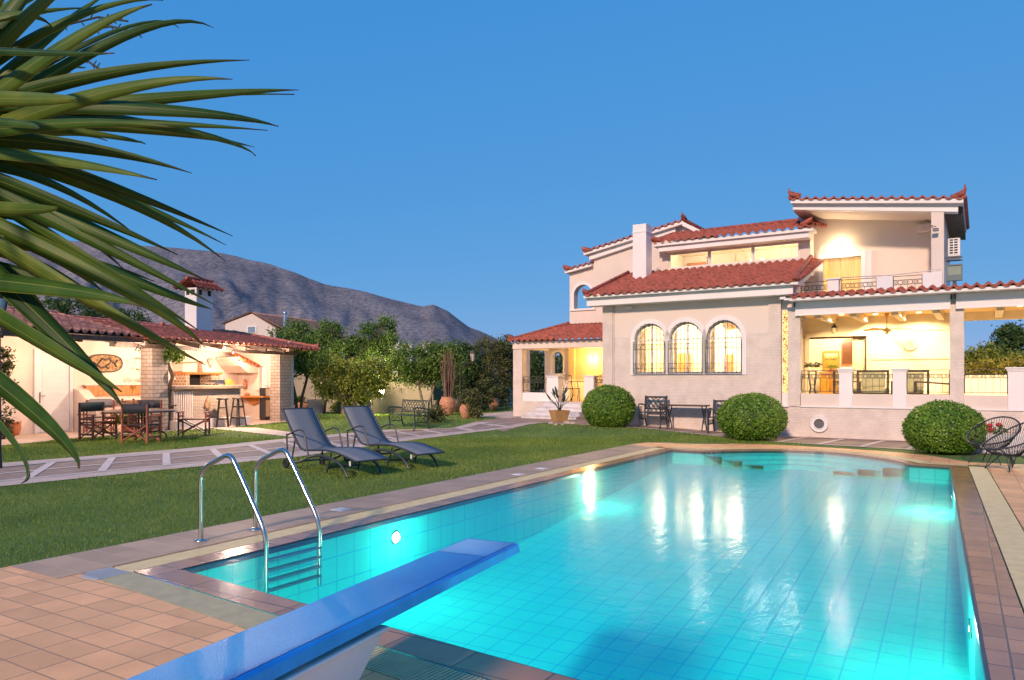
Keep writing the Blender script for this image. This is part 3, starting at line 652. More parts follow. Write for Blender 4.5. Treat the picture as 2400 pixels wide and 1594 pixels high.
def railing(x0, x1, y, z0, z1, m='iron', parent=None, name='railing', rr=.045):
    g = MB(); h = z1-z0
    g.bar((x0,y,z1),(x1,y,z1),.035,.014); g.bar((x0,y,z1-.10),(x1,y,z1-.10),.012,.012); g.bar((x0,y,z1-.10-2.15*rr),(x1,y,z1-.10-2.15*rr),.012,.012); g.bar((x0,y,z0+.05),(x1,y,z0+.05),.014,.014)
    n = max(2, int((x1-x0)/(rr*1.75)))
    for k in range(n):
        cx = x0+(x1-x0)*(k+.5)/n; g.ring((cx,y,z1-.10-1.07*rr), rr, .006, 'y', 10, 4)
        if k % 2 == 0: g.ring((cx,y,z1-.10-1.07*rr), rr*.45, .006, 'y', 8, 4)
    nb = max(2, int((x1-x0)/.14))
    for k in range(nb+1):
        x = x0+(x1-x0)*k/nb; g.bar((x,y,z0+.05),(x,y,z1-.10-2.15*rr),.009,.009)
    for x in (x0+.01, x1-.01): g.bar((x,y,z0),(x,y,z1),.014,.014)
    return vp(g, name, m, parent)
for a, b_ in [(.61,1.54),(1.845,2.76),(3.06,3.97),(4.265,5.12),(5.43,6.5),(6.8,7.99)]: railing(a, b_, .11, 1.15, 1.735)
mb = MB(); mb.prism([(.22*math.cos(a)+1.07, .36+.22*math.sin(a)) for a in [2*math.pi*k/28 for k in range(28)]], [[(1.07+.125*math.cos(-a), .36+.125*math.sin(-a)) for a in [2*math.pi*k/28 for k in range(28)]]], -.05, .01, 'xz')
mb.ring((1.07,-.05,.36), .20, .022, 'y', 28).ring((1.07,-.05,.36), .14, .018, 'y', 28); ph = vp(mb, 'porthole', 'white')
mb = MB(); mb.prism([(.125*math.cos(a)+1.07, .36+.125*math.sin(a)) for a in [2*math.pi*k/24 for k in range(24)]], [], -.02, -.012, 'xz'); vp(mb, 'mesh_cover', mat('grey_mesh', (.10,.10,.11), .5, bump=.6, bs=120), ph)
mb = MB(); mb.box(.30,9.5,.0,.25,3.30,3.56).box(.27,9.5,-.02,5.4,3.40,3.46); vp(mb, 'lintel', 'stucco')
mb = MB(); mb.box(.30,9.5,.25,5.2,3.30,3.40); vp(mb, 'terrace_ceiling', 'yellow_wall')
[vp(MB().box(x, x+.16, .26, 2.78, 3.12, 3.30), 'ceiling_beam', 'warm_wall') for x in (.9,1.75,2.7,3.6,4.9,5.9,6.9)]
mb = MB(); mb.box(.42,9.5,-.50,.0,3.53,3.60); vp(mb, 'terrace_fascia', 'white', bevel=.005)
mb = MB(); tile_roof(mb, (.44,-.54,3.635), (9.5,-.54,3.635), (.44,.55,3.79), (9.5,.55,3.79), .225, .042); vp(mb, 'terrace_roof', 'tile')
mb = MB(); mb.box(.30,9.5,.55,5.4,3.46,3.60).box(.30,9.5,.50,.56,3.46,3.77); vp(mb, 'terrace_deck', 'stucco')
for a, b_ in [(.50,3.99),(4.10,9.4)]:
    mb = MB(); mb.box(a, b_, -.125, -.095, 3.19, 3.52); bl = vp(mb, 'roller_blind', 'blind')
    mb = MB(); mb.box(a, b_, -.135, -.085, 3.165, 3.20); vp(mb, 'bottom_bar', 'white', bl, bevel=.006)
    [vp(MB().box(q, q+.03, -.15, -.03, 3.40, 3.52), 'bracket', 'iron', bl) for q in (a-.03, b_)]
mb = MB(); mb.box(.16,.30,-.35,-.2,3.60,3.66).box(.30,.46,-.50,-.38,3.555,3.60); vp(mb, 'gutter', 'white')
# terrace back wall, door and room behind
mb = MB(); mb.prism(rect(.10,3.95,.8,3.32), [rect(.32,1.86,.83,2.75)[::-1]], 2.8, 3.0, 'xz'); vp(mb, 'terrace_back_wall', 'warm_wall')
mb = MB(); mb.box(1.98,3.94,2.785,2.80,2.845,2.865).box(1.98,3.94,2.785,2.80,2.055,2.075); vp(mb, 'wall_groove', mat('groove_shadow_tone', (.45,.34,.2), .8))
mb = MB(); mb.prism(rect(.20,1.97,.83,2.88), [rect(.32,1.86,.82,2.75)[::-1]], 2.75, 2.81, 'xz'); dr = vp(mb, 'terrace_door', 'warm_wall', bevel=.008)
mb = MB(); mb.box(1.79,1.83,2.84,2.88,.83,2.75).box(.32,1.86,2.84,2.88,2.70,2.75); vp(mb, 'door_track', 'beam_wood', dr)
mb = MB(); n = 16; mb.add([(1.46+.32*i/n, 2.93+.02*math.sin(i*2.2), z) for z in (.83,2.72) for i in range(n+1)], [(i,i+1,n+2+i,n+1+i) for i in range(n)], True); vp(mb, 'door_curtain', 'curtain', dr, solid=.004)
mb = MB(); mb.add([(-.04,3.0,.83),(2.2,3.0,.83),(2.2,4.6,.83),(-.04,4.6,.83),(-.04,3.0,3.2),(2.2,3.0,3.2),(2.2,4.6,3.2),(-.04,4.6,3.2)], [(0,1,2,3),(7,6,5,4),(2,6,7,3),(0,3,7,4),(1,5,6,2)]); vp(mb, 'hall_room', 'cream_room')
mb = MB(); mb.prism(arch(1.22,.30,1.95,2.5), [], 4.5, 4.59, 'xz'); an = vp(mb, 'arched_inner_window', 'orange_wood')
mb = MB(); mb.prism(arch(1.22,.26,1.99,2.5), [], 4.48, 4.495, 'xz'); vp(mb, 'pane', mat('brown_glass', (.16,.06,.02), .3), an)
mb = MB(); mb.box(.95,1.5,4.25,4.58,1.75,1.90); vp(mb, 'wall_shelf', 'white')
lamp((.9,3.6,2.9), 60, (1., .82, .56), villa, .2)
# rear side of the open bay
mb = MB(); mb.box(3.95,9.5,2.8,3.0,3.08,3.32).box(4.0,9.5,2.8,3.0,.8,1.62).box(3.85,3.98,2.9,5.2,.8,3.3); vp(mb, 'rear_lintel', 'warm_wall')
for x, y, pw_ in ((2.15,2.1,165),(3.2,2.1,165),(1.35,1.7,130),(3.2,1.0,130),(5.4,1.5,200),(6.4,3.6,220)):   # recessed ceiling spots
    lamp((x, y, 3.28), pw_, (1., .80, .46), villa, .06, 158)
    vp(MB().lathe([(0,-.004),(.05,-.004),(.065,0),(.065,.006)], (x, y, 3.295), 14), 'ceiling_spot', M['spot_lens'])
# ---- clerestory storey
CX0, CX1 = -4.28, .36
mb = MB(); mb.prism(rect(CX0,CX1,4.6,5.95), [rect(-3.97,.08,5.10,5.58)[::-1]], 2.6, 2.8, 'xz'); vp(mb, 'upper_wall', 'stucco')
vp(MB().box(CX1-.15,CX1,2.8,3.25,4.6,6.0), 'upper_side_wall', 'stucco'); vp(MB().box(CX0,CX0+.15,2.8,4.2,4.6,6.0), 'upper_side_wall', 'stucco')
mb = MB(); mb.box(-4.14,CX1+.05,2.14,2.6,5.60,5.76); vp(mb, 'upper_beam', 'white', bevel=.005)
mb = MB(); mb.box(-4.30,.54,2.05,2.62,5.765,5.86); vp(mb, 'upper_fascia', 'white', bevel=.005)
mb = MB(); tile_roof(mb, (-4.32,1.98,5.91), (.58,1.98,5.91), (-4.32,3.8,6.46), (.30,3.8,6.46)); ridge(mb, (-4.3,3.8,6.47), (.2,3.8,6.47), .06)
horn(mb, (.48,2.1,5.98), (1,-.4,0), .26); tile_roof(mb, (.62,2.0,5.9),(.72,3.2,6.05),(.54,1.98,5.93),(.36,3.2,6.29),.24,.03,.2); horn(mb, (-4.30,1.95,5.92), (-1,-.4,0), .22); vp(mb, 'upper_roof', 'tile')
wx = [-3.97,-2.64,-1.29,.08]
for i in range(3):
    a, b_ = wx[i], wx[i+1]; mb = MB(); mb.prism(rect(a+.005,b_-.005,5.10,5.58), [rect(a+.045,b_-.045,5.14,5.545)[::-1]], 2.62, 2.69, 'xz'); fr = vp(mb, 'clerestory_window', 'white')
    mb = MB(); mb.box(a+.04,b_-.04,2.652,2.658,5.135,5.55); vp(mb, 'pane', 'glass', fr)
mb = MB(); mb.add([(-4.1,2.82,4.5),(.2,2.82,4.5),(.2,4.4,4.5),(-4.1,4.4,4.5),(-4.1,2.82,5.74),(.2,2.82,5.74),(.2,4.4,5.74),(-4.1,4.4,5.74)], [(0,1,2,3),(7,6,5,4),(2,6,7,3),(0,3,7,4),(1,5,6,2)]); vp(mb, 'attic_room', 'cream_room')
mb = MB(); [mb.box(x, x+.012, 4.37, 4.40, 4.6, 5.7) for x in (-2.3,-1.95,-1.6,-1.25,-.9,-.55,-.2)]; mb.box(-2.7,.2,4.36,4.40,5.42,5.44); vp(mb, 'wardrobe_joint', 'curtain')
mb = MB(); mb.box(-3.95,-3.3,4.30,4.39,4.6,5.5); vp(mb, 'attic_door', 'orange_wood')
mb = MB(); [mb.ell((-2.86,3.2,z), (.06,.06,.05), 10, 6) for z in (5.16,5.26,5.35,5.44)]; mb.tube([(-2.86,3.2,5.4),(-2.86,3.2,5.74)], .006, 5); vp(mb, 'hanging_ornament', 'terracotta_red')
mb = MB()
for x in (-1.45,-1.13): mb.lathe([(.03,.14),(.05,.12),(.11,0),(.10,0)], (x,3.1,5.12), 12)
vp(mb, 'table_lamp_shade', glow('shade_lit', (1.,.85,.6), 2.2))
for x in (-3.2,-1.3,-.4): lamp((x, 3.35, 5.5), 19, (1., .83, .64), villa, .15)
# ---- upper right block with its covered balcony
slope = -.137; SO = lambda x: 6.37 + slope*(x-.06)     # underside of the sloping roof slab
mb = MB(); mb.prism([(-.10,3.46),(3.6,3.46),(3.6,SO(3.6)+.05),(-.10,SO(-.1)+.05)], [rect(.62,1.66,3.62,5.10)[::-1]], 3.2, 3.4, 'xz'); vp(mb, 'balcony_wall', 'stucco')
mb = MB(); mb.box(3.50,3.785,1.8,2.1,3.46,SO(3.64)+.02).box(3.60,3.785,2.1,6.2,3.46,SO(3.7)+.02).box(-.10,.05,3.4,6.2,3.46,SO(0)); vp(mb, 'balcony_pilaster', 'stucco')
mb = MB(); mb.prism([(.05,SO(.05)),(4.10,SO(4.1)),(4.10,SO(4.1)+.20),(.05,SO(.05)+.15)], [], 1.78, 2.12, 'xz'); vp(mb, 'balcony_beam', 'white', bevel=.005)
mb = MB(); mb.prism([(.02,SO(.02)+.152),(4.22,SO(4.22)+.20),(4.22,SO(4.22)+.31),(.02,SO(.02)+.25)], [], 1.62, 6.2, 'xz'); vp(mb, 'roof_slab', 'white', bevel=.005)
mb = MB(); mb.prism([(.0,SO(0)+.0),(4.1,SO(4.1)+.0),(4.1,SO(4.1)+.06),(.0,SO(0)+.06)], [], 2.13, 3.2, 'xz'); vp(mb, 'balcony_soffit', 'stucco')
mb = MB(); mb.prism([(3.79,SO(3.8)-.02),(4.20,SO(4.2)-.02),(4.20,SO(4.2)+.18),(3.79,SO(3.8)+.18)], [], 2.13, 6.2, 'xz'); vp(mb, 'eave_soffit', 'beam_wood')
mb = MB(); tile_roof(mb, (-.02,1.58,SO(0)+.285), (4.26,1.58,SO(4.26)+.335), (-.02,6.2,SO(0)+.30), (4.26,6.2,SO(4.26)+.35), .24, .035)
horn(mb, (.0,1.60,SO(0)+.31), (-1,-.3,0), .27); horn(mb, (4.24,1.60,SO(4.24)+.36), (1,-.3,0), .32); ridge(mb, (.0,1.6,SO(0)+.31), (.0,6.2,SO(0)+.32), .06); ridge(mb, (4.24,1.6,SO(4.24)+.36), (4.24,6.2,SO(4.24)+.37), .06); vp(mb, 'balcony_roof', 'tile')
mb = MB(); mb.prism(rect(.50,1.78,3.6,5.24), [rect(.62,1.66,3.59,5.10)[::-1]], 3.15, 3.22, 'xz').box(1.785,1.93,3.17,3.2,3.6,5.24); bd = vp(mb, 'balcony_door', 'white', bevel=.008)
m_, t, b = nodes('lit_curtain'); L = t.links.new; co = N(t, 'ShaderNodeTexCoord'); mp = N(t, 'ShaderNodeMapping'); mp.inputs['Scale'].default_value = (9,9,.5); L(co.outputs['Object'], mp.inputs[0]); n1 = N(t, 'ShaderNodeTexNoise', _Scale=2.5, _Detail=3.); L(mp.outputs[0], n1.inputs[0])
r = ramp(t, n1.outputs[0], [(.3,(.62,.30,.07)),(.7,(.85,.48,.14))]); L(r.outputs[0], b.inputs[0]); L(r.outputs[0], b.inputs['Emission Color']); b.inputs['Emission Strength'].default_value = .8
mb = MB(); mb.box(.62,1.66,3.30,3.32,3.6,5.10); vp(mb, 'lit_curtain', m_, bd)
mb = MB(); mb.box(.62,1.66,3.26,3.266,3.6,5.10); vp(mb, 'pane', 'glass', bd)
mb = MB(); mb.box(1.12,1.40,.86,1.14,3.60,4.17); po = vp(mb, 'balcony_post', 'white', bevel=.005)
mb = MB(); mb.box(1.08,1.44,.82,1.18,4.172,4.21); vp(mb, 'cap', 'white', po, bevel=.004)
vp(MB().box(2.30,2.68,.94,1.1,3.60,4.17), 'balcony_panel', 'blind'); vp(MB().box(3.35,3.78,.94,1.1,3.60,4.2), 'balcony_panel', 'blind')
for a, b_ in [(.42,1.12),(1.44,2.30),(2.68,3.35)]: railing(a, b_, 1.0, 3.60, 4.16, 'iron', None, 'balcony_railing', .055)
mb = MB(); mb.tube([(1.44,1.0,4.23),(2.6,1.0,4.20),(3.78,1.0,4.26)], .012, 6); vp(mb, 'balcony_handrail', 'steel')
# ---- left wing: upper wall with open arch, roofs
mb = MB(); mb.prism([(-8.34,3.2),(-4.2,3.2),(-4.2,6.72),(-7.42,6.02),(-7.42,5.60),(-8.34,5.43)], [arch(-7.78,.37,4.12,4.63)[::-1]], 4.0, 4.28, 'xz'); vp(mb, 'wing_wall', 'stucco')
mb = MB(); mb.prism(arch(-7.78,.47,4.12,4.63), [arch(-7.78,.372,4.11,4.63)[::-1]], 3.97, 4.0, 'xz').box(-8.30,-7.26,3.94,4.0,4.05,4.12); vp(mb, 'arch_trim', 'white', bevel=.005)
mb = MB(); mb.prism([(-8.44,5.44),(-7.35,5.63),(-7.35,5.73),(-8.44,5.54)], [], 3.8, 6.0, 'xz').prism([(-7.46,5.86),(-4.2,6.55),(-4.2,6.72),(-7.46,6.04)], [], 3.86, 4.0, 'xz').prism([(-7.62,6.03),(-3.9,6.75),(-3.9,6.86),(-7.62,6.13)], [], 3.72, 7.6, 'xz'); vp(mb, 'wing_fascia', 'white', bevel=.005)
mb = MB(); tile_roof(mb, (-8.47,3.76,5.57),(-7.32,3.76,5.76),(-8.47,6.0,5.58),(-7.32,6.0,5.77)); tile_roof(mb, (-7.65,3.68,6.16),(-3.9,3.68,6.89),(-7.65,7.6,6.18),(-3.9,7.6,6.91)); tile_roof(mb, (-3.3,3.7,6.52),(-3.3,7.6,6.52),(-3.9,3.7,6.89),(-3.9,7.6,6.9))
horn(mb, (-8.45,3.76,5.58), (-1,-.3,0), .2); horn(mb, (-7.63,3.68,6.17), (-1,-.3,0), .2); horn(mb, (-3.9,3.72,6.92), (0,-1,0), .24); ridge(mb, (-3.9,3.75,6.9), (-3.9,7.6,6.92)); vp(mb, 'wing_roof', 'tile')
mb = MB(); mb.prism([(-4.2,5.9),(-3.4,5.9),(-3.4,6.42),(-3.9,6.76),(-4.2,6.68)], [], 4.0, 4.2, 'xz').prism([(-3.92,6.70),(-3.32,6.35),(-3.32,6.50),(-3.92,6.85)], [], 3.74, 4.0, 'xz'); vp(mb, 'gable', 'white')
# ---- porch
vp(MB().box(-9.88,-8.44,2.5,2.8,-.2,.725).box(-9.88,-9.6,2.8,4.6,-.2,.725), 'porch_base', 'brick'); vp(MB().box(-6.96,-5.07,2.5,2.8,-.2,.725), 'porch_base', 'brick')
mb = MB(); mb.box(-9.88,-9.51,2.5,2.82,.725,2.62); vp(mb, 'porch_pillar', 'brick')
mb = MB(); mb.box(-9.88,-5.07,2.46,2.84,2.62,2.87).box(-9.88,-9.55,2.84,4.6,2.62,2.87).box(-9.88,-5.07,4.55,4.8,2.68,2.9); vp(mb, 'porch_beam', 'stucco', bevel=.006)
mb = MB(); mb.box(-9.7,-5.07,2.6,4.6,.66,.72); vp(mb, 'porch_floor', 'floor_stone')
mb = MB(); mb.box(-9.6,-5.07,2.84,4.7,2.87,2.92); vp(mb, 'porch_ceiling', 'warm_wall')
[vp(MB().box(q0,q1,2.54,2.74,.725,1.03), 'porch_low_wall', 'white') for q0, q1 in ((-9.51,-8.44),(-6.6,-5.07))]
for a, b_ in [(-8.44,-7.98),(-6.96,-6.60)]:
    mb = MB(); mb.box(a, b_, 2.46, 2.80, .725, 1.60); po = vp(mb, 'porch_post', 'white', bevel=.006)
    mb = MB(); mb.box(a-.04, b_+.04, 2.42, 2.84, 1.602, 1.645); vp(mb, 'cap', 'white', po, bevel=.004)
for a, b_ in [(-9.51,-8.44),(-6.60,-5.1)]: railing(a, b_, 2.62, 1.05, 1.60, 'iron', None, 'porch_railing')
mb = MB(); tile_roof(mb, (-9.98,2.26,2.93),(-4.9,2.26,2.93),(-8.4,4.0,3.55),(-4.9,4.0,3.55)); tile_roof(mb, (-9.98,5.2,2.93),(-9.98,2.26,2.93),(-8.4,5.2,3.55),(-8.4,4.0,3.55)); ridge(mb, (-9.95,2.3,2.96),(-8.4,4.0,3.60), .06); horn(mb, (-9.94,2.28,2.96),(-1,-1,0), .2); vp(mb, 'porch_roof', 'tile')
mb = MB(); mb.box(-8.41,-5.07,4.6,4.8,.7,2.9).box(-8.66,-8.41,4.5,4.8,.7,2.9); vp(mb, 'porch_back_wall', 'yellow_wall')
mb = MB(); mb.prism(rect(-9.77,-8.66,.7,2.72), [arch(-9.2,.25,1.74,2.33)[::-1]], 4.62, 4.9, 'xz').box(-10.75,-10.6,4.6,4.9,0,2.72).box(-10.7,-9.77,4.6,4.75,.7,1.0); vp(mb, 'porch_arch_wall', 'stucco')
mb = MB(); mb.prism(arch(-9.2,.31,1.74,2.33), [arch(-9.2,.252,1.73,2.33)[::-1]], 4.59, 4.62, 'xz').box(-9.56,-8.84,4.57,4.62,1.68,1.74); vp(mb, 'porch_arch_trim', 'white')
st = None
for k, (zt, ex) in enumerate([(.72,0),(.565,.30),(.42,.60),(.285,.90)]):
    mb = MB(); mb.box(-8.44-.12*k, -6.96+.3, 2.5-.30*k-.30, 2.5-.30*k+.02 if k else 2.5, -.1, zt-.03); mb.box(-8.46-.12*k, -6.64, 2.5-.30*k-.32, 2.5-.30*k, zt-.028, zt); vp(mb, 'porch_step', 'marble', bevel=.005)
lamp((-7.5,3.9,2.3), 50, (1., .62, .20), villa, .08)

# ------------------------------------------------------------------ things on and in the villa
def on_villa(name, label, cat, s, n, z, group=None): return thing(name, label, cat, hw(s, n, z), HA, group)
M['bulb'] = glow('lit_bulb', (1., .86, .60), 30)
t = on_villa('wall_lamp', 'lit wall lamp glowing above the upper balcony door', 'wall lamp', 1.10, 3.2, 5.40)
MB().box(-.05,.05,-.03,0,-.08,.08).tube([(0,0,.02),(0,-.09,.06),(0,-.10,.02)], .012, 6).build('bracket', M['iron'], t); MB().ell((0,-.10,-.03), (.04,.04,.05), 10, 8).build('bulb', M['bulb'], t); lamp((0,-.17,-.03), 26, (1., .74, .42), t, .05)
t = on_villa('wall_lamp', 'lit wall lamp on the yellow back wall of the porch', 'wall lamp', -7.66, 4.6, 2.27)
MB().box(-.04,.04,-.02,0,-.10,.10).tube([(0,0,.08),(0,-.07,.10),(0,-.09,.06)], .010, 6).build('bracket', M['iron'], t); MB().ell((0,-.09,.0), (.045,.045,.06), 10, 8).build('bulb', M['bulb'], t); lamp((0,-.16,0), 12, (1., .70, .32), t, .05)
t = on_villa('wall_lantern', 'small unlit black lantern above the open terrace door', 'lantern', 1.0, 2.8, 3.02)
MB().tube([(0,0,.05),(0,-.08,.09),(0,-.10,.04)], .012, 6).lathe([(.0,.06),(.05,.035),(.075,-.01),(.07,-.02)], (0,-.10,0), 10).build('hood', M['iron'], t); MB().lathe([(.06,-.02),(.045,-.15),(.02,-.17),(.0,-.20)], (0,-.10,0), 8).build('shade', mat('frosted_glass', (.75,.66,.45), .3), t)
t = on_villa('ceiling_fan', 'brass ceiling fan with flat blades hanging in the terrace', 'ceiling fan', 2.45, 1.9, 2.86)
brass = mat('brass_brown', (.40,.24,.09), .35, .5)
MB().tube([(0,0,.0),(0,0,.44)], .014, 8).lathe([(.06,.44),(.05,.36),(.0,.35)], (0,0,0), 12).build('downrod', brass, t); MB().lathe([(.0,.06),(.10,.04),(.12,-.02),(.07,-.06),(.0,-.06)], (0,0,0), 16).build('motor', brass, t)
for k in range(5):
    a = 2*math.pi*k/5 + .35; d = Vector((math.cos(a), math.sin(a), 0)); p = Vector((-d.y, d.x, .25)).normalized()*.07
    mb = MB(); vs = [d*.14-p*.6, d*.62-p, d*.62+p, d*.14+p*.6]; mb.add([v+Vector((0,0,.0)) for v in vs]+[v+Vector((0,0,.01)) for v in vs], [(0,3,2,1),(4,5,6,7),(0,1,5,4),(1,2,6,5),(2,3,7,6),(3,0,4,7)]); mb.build('blade', M['orange_wood'], t)
MB().ell((0,0,-.09), (.08,.08,.05), 12, 8).build('light_bowl', mat('opal_bowl', (.8,.7,.5), .3), t)
t = on_villa('wall_plaque', 'round pale relief plaque on the terrace back wall', 'plaque', 2.94, 2.79, 2.475)
pale = mat('pale_relief', (.70,.58,.40), .8, bump=.8, bs=40)
MB().prism([(.165*math.cos(2*math.pi*k/28), .165*math.sin(2*math.pi*k/28)) for k in range(28)], [], -.025, 0, 'xz').ring((0,-.028,0), .155, .012, 'y', 28).ring((0,-.026,0), .08, .012, 'y', 20).build('disc', pale, t)
mb = MB()
for k in range(8): a = 2*math.pi*k/8; mb.tube([(.03*math.cos(a),-.03,.03*math.sin(a)),(.13*math.cos(a+.2),-.03,.13*math.sin(a+.2))], [.014,.006], 6)
mb.build('relief', mat('relief_shade', (.5,.38,.2), .8), t)
t = on_villa('framed_painting', 'framed yellow landscape painting seen through the terrace door', 'painting', .62, 4.56, 2.10)
MB().prism(rect(-.24,.24,-.30,.30), [rect(-.19,.19,-.25,.25)[::-1]], -.03, .03, 'xz').build('frame', mat('gilt_frame', (.45,.30,.05), .4, .3), t)
m_, tt, b = nodes('landscape_paint'); L = tt.links.new; co = N(tt, 'ShaderNodeTexCoord'); sp = N(tt, 'ShaderNodeSeparateXYZ'); L(co.outputs['Object'], sp.inputs[0]); nn = N(tt, 'ShaderNodeTexNoise', _Scale=14.); L(co.outputs['Object'], nn.inputs[0])
ma = N(tt, 'ShaderNodeMath', operation='MULTIPLY_ADD'); L(nn.outputs[0], ma.inputs[0]); ma.inputs[1].default_value = .16; L(sp.outputs[2], ma.inputs[2])
r = ramp(tt, N(tt, 'ShaderNodeMath', operation='ADD').outputs[0], [(.30,(.35,.22,.02)),(.58,(.45,.30,.04)),(.62,(.10,.09,.02)),(.68,(.55,.42,.12)),(.75,(.80,.70,.40))]); ad = r.inputs[0].links[0].from_node; L(ma.outputs[0], ad.inputs[0]); ad.inputs[1].default_value = .5; L(r.outputs[0], b.inputs[0])
MB().box(-.19,.19,-.005,.02,-.25,.25).build('canvas', m_, t)
t = on_villa('orange_sideboard', 'glossy orange wooden cabinet just inside the terrace door', 'cabinet', .70, 4.1, .83)
MB().box(-.30,.30,-.2,.2,.05,.85).box(-.33,.33,-.22,.22,.86,.90).build('body', M['orange_wood'], t, .008); [MB().box(x0,x1,-.215,-.2,.10,.80).build('door', mat('amber_door', (.62,.30,.03), .4), t) for x0, x1 in ((-.28,-.01),(.01,.28))]
def leafy(mb, c, n, spread, ln, w, up=.6, seed=1):
    r_ = random.Random(seed)
    for k in range(n):
        a = r_.uniform(0, 6.28); el = r_.uniform(.2, 1.2)*up; d = Vector((math.cos(a)*math.cos(el), math.sin(a)*math.cos(el), math.sin(el))); s_ = Vector((-d.y, d.x, 0)).normalized()*w
        p = Vector(c) + d*r_.uniform(.2, 1)*spread; l_ = ln*r_.uniform(.7,1.3); q = p + d*l_; md = p + d*l_*.45 + Vector((0,0,.02))
        mb.add([p, md-s_, q-Vector((0,0,l_*.25)), md+s_], [(0,1,2,3)])
M['leaf_mid'] = leafmat('mid_green_leaf', [(.1,(.04,.10,.016)),(.5,(.115,.215,.035)),(.9,(.26,.35,.07))])
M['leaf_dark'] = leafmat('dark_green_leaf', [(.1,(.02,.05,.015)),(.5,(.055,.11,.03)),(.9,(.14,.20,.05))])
M['leaf_olive'] = leafmat('olive_leaf', [(.1,(.02,.035,.012)),(.5,(.07,.10,.03)),(.9,(.20,.21,.07))])
M['leaf_yellow'] = leafmat('yellow_green_leaf', [(.1,(.075,.115,.015)),(.5,(.21,.27,.04)),(.9,(.42,.42,.07))])
M['leaf_lamplit'] = leafmat('lamplit_leaf', [(.1,(.16,.14,.015)),(.5,(.45,.37,.04)),(.9,(.72,.58,.10))])  # warm lamplight is put into this leaf colour
M['leaf_brown'] = leafmat('brown_green_leaf', [(.1,(.04,.055,.018)),(.5,(.11,.125,.04)),(.9,(.25,.24,.09))])
M['leaf_box'] = leafmat('boxwood_leaf', [(.05,(.03,.09,.008)),(.5,(.135,.28,.024)),(.95,(.33,.46,.06))], .4, .25)
t = on_villa('potted_plant', 'small leafy plant in a pot on the terrace sideboard', 'plant', .72, 4.05, 1.73)
MB().lathe([(.0,0),(.06,0),(.08,.12),(.07,.12),(.0,.10)], (0,0,0), 12).build('pot', M['terracotta'], t); mb = MB(); leafy(mb, (0,0,.12), 40, .12, .10, .03); mb.build('foliage', M['leaf_mid'], t)
t = on_villa('iron_plant_stand', 'black scrolled iron plant stand with trailing plant at terrace corner', 'plant stand', .72, 1.0, .83)
mb = MB(); [mb.tube([(x*.12,y*.12,0),(x*.05,y*.05,.45),(x*.10,y*.10,.9)], .012, 6) for x in (-1,1) for y in (-1,1)]; [mb.ring((0,0,z), .11, .009, 'z', 12) for z in (.25,.9)]; mb.ring((0,-.08,.6), .07, .008, 'y').ring((0,-.08,.38), .05, .008, 'y').build('frame', M['iron'], t)
mb = MB(); leafy(mb, (0,0,1.0), 90, .2, .12, .035, .5, 3); mb.build('foliage', M['leaf_brown'], t)
def armchair(label, s, n, rz):
    t = thing('terrace_armchair', label, 'armchair', hw(s, n, .83), HA+rz, 'armchairs on the terrace')
    for x in (-.36,.36):
        for y in (-.32,.34): MB().box(x-.025,x+.025,y-.025,y+.025,0,.60 if y < 0 else .92).build('leg', M['wood_dark'], t)
        MB().box(x-.035,x+.035,-.36,.37,.60,.63).build('armrest', M['wood_dark'], t)
    MB().box(-.36,.36,-.33,.33,.26,.31).box(-.36,.36,.32,.36,.86,.91).build('frame', M['wood_dark'], t)
    MB().box(-.28,.28,-.33,.28,.315,.45).build('seat_cushion', M['green_cushion'], t, .03); MB().box(-.28,.28,.20,.315,.46,.86).build('back_cushion', M['green_cushion'], t, .03)
armchair('terrace armchair with olive cushion seen from behind, between the balustrade posts', 2.25, 1.2, R(175))
armchair('terrace armchair with olive cushion half hidden behind the balustrade post', 3.02, 1.5, R(195))
armchair('wooden terrace armchair beside the open door, nearest the sideboard', 1.62, 1.6, R(80))
t = on_villa('low_wooden_bench', 'low wooden terrace seat frame beside the brick pillar', 'bench', 3.58, 1.1, .83)
for x in (-.38,.38):
    for y in (-.25,.25): MB().box(x-.035,x+.035,y-.035,y+.035,0,.62).build('leg', M['wood_dark'], t)
MB().bar((-.4,-.25,.62),(.4,-.25,.56),.07,.04).bar((-.4,.25,.62),(.4,.25,.56),.07,.04).box(-.38,.38,-.25,.25,.25,.30).build('seat', M['wood_dark'], t)
t = on_villa('air_conditioner', 'white air conditioner unit mounted on the side wall under the roof', 'air conditioner', 3.99, 2.6, 4.75)
MB().box(-.13,.15,-.36,.36,0,.47).build('body', M['grey_ac'], t, .01)
mb = MB(); mb.box(-.09,.09,-.363,-.360,.04,.44); mb.build('fan_opening', M['dark'], t); mb = MB(); [mb.box(-.09,.09,-.370,-.363,.04+.068*k,.065+.068*k) for k in range(7)]; mb.box(-.012,.012,-.372,-.363,.04,.45); mb.build('louver', M['grey_ac'], t); MB().bar((-.24,-.3,-.03),(.2,-.3,-.03),.03,.03).bar((-.24,.3,-.03),(.2,.3,-.03),.03,.03).build('bracket', M['iron'], t)
t = on_villa('awning_cassette', 'cream awning cassette fixed under the balcony roof', 'awning', 3.30, 3.1, 5.70)
MB().box(-.20,.16,-.14,.1,-.10,.12).build('housing', M['stucco'], t, .02); MB().box(.161,.20,-.16,.1,-.12,.14).build('end_plate', M['grey_ac'], t, .005)
t = on_villa('security_camera', 'small grey camera on a thin arm at the balcony pilaster', 'camera', 3.60, 1.79, 5.42)
MB().tube([(-.12,.0,.12),(.02,-.16,.03)], .010, 6).build('arm', M['iron'], t); MB().box(-.06,.08,-.26,-.14,-.08,-.02).box(-.05,.07,-.28,-.26,-.03,-.015).build('body', mat('camera_grey', (.18,.18,.2), .4), t, .006)
t = on_villa('floodlight', 'square floodlight standing on the terrace roof edge', 'floodlight', 4.05, .75, 3.93)
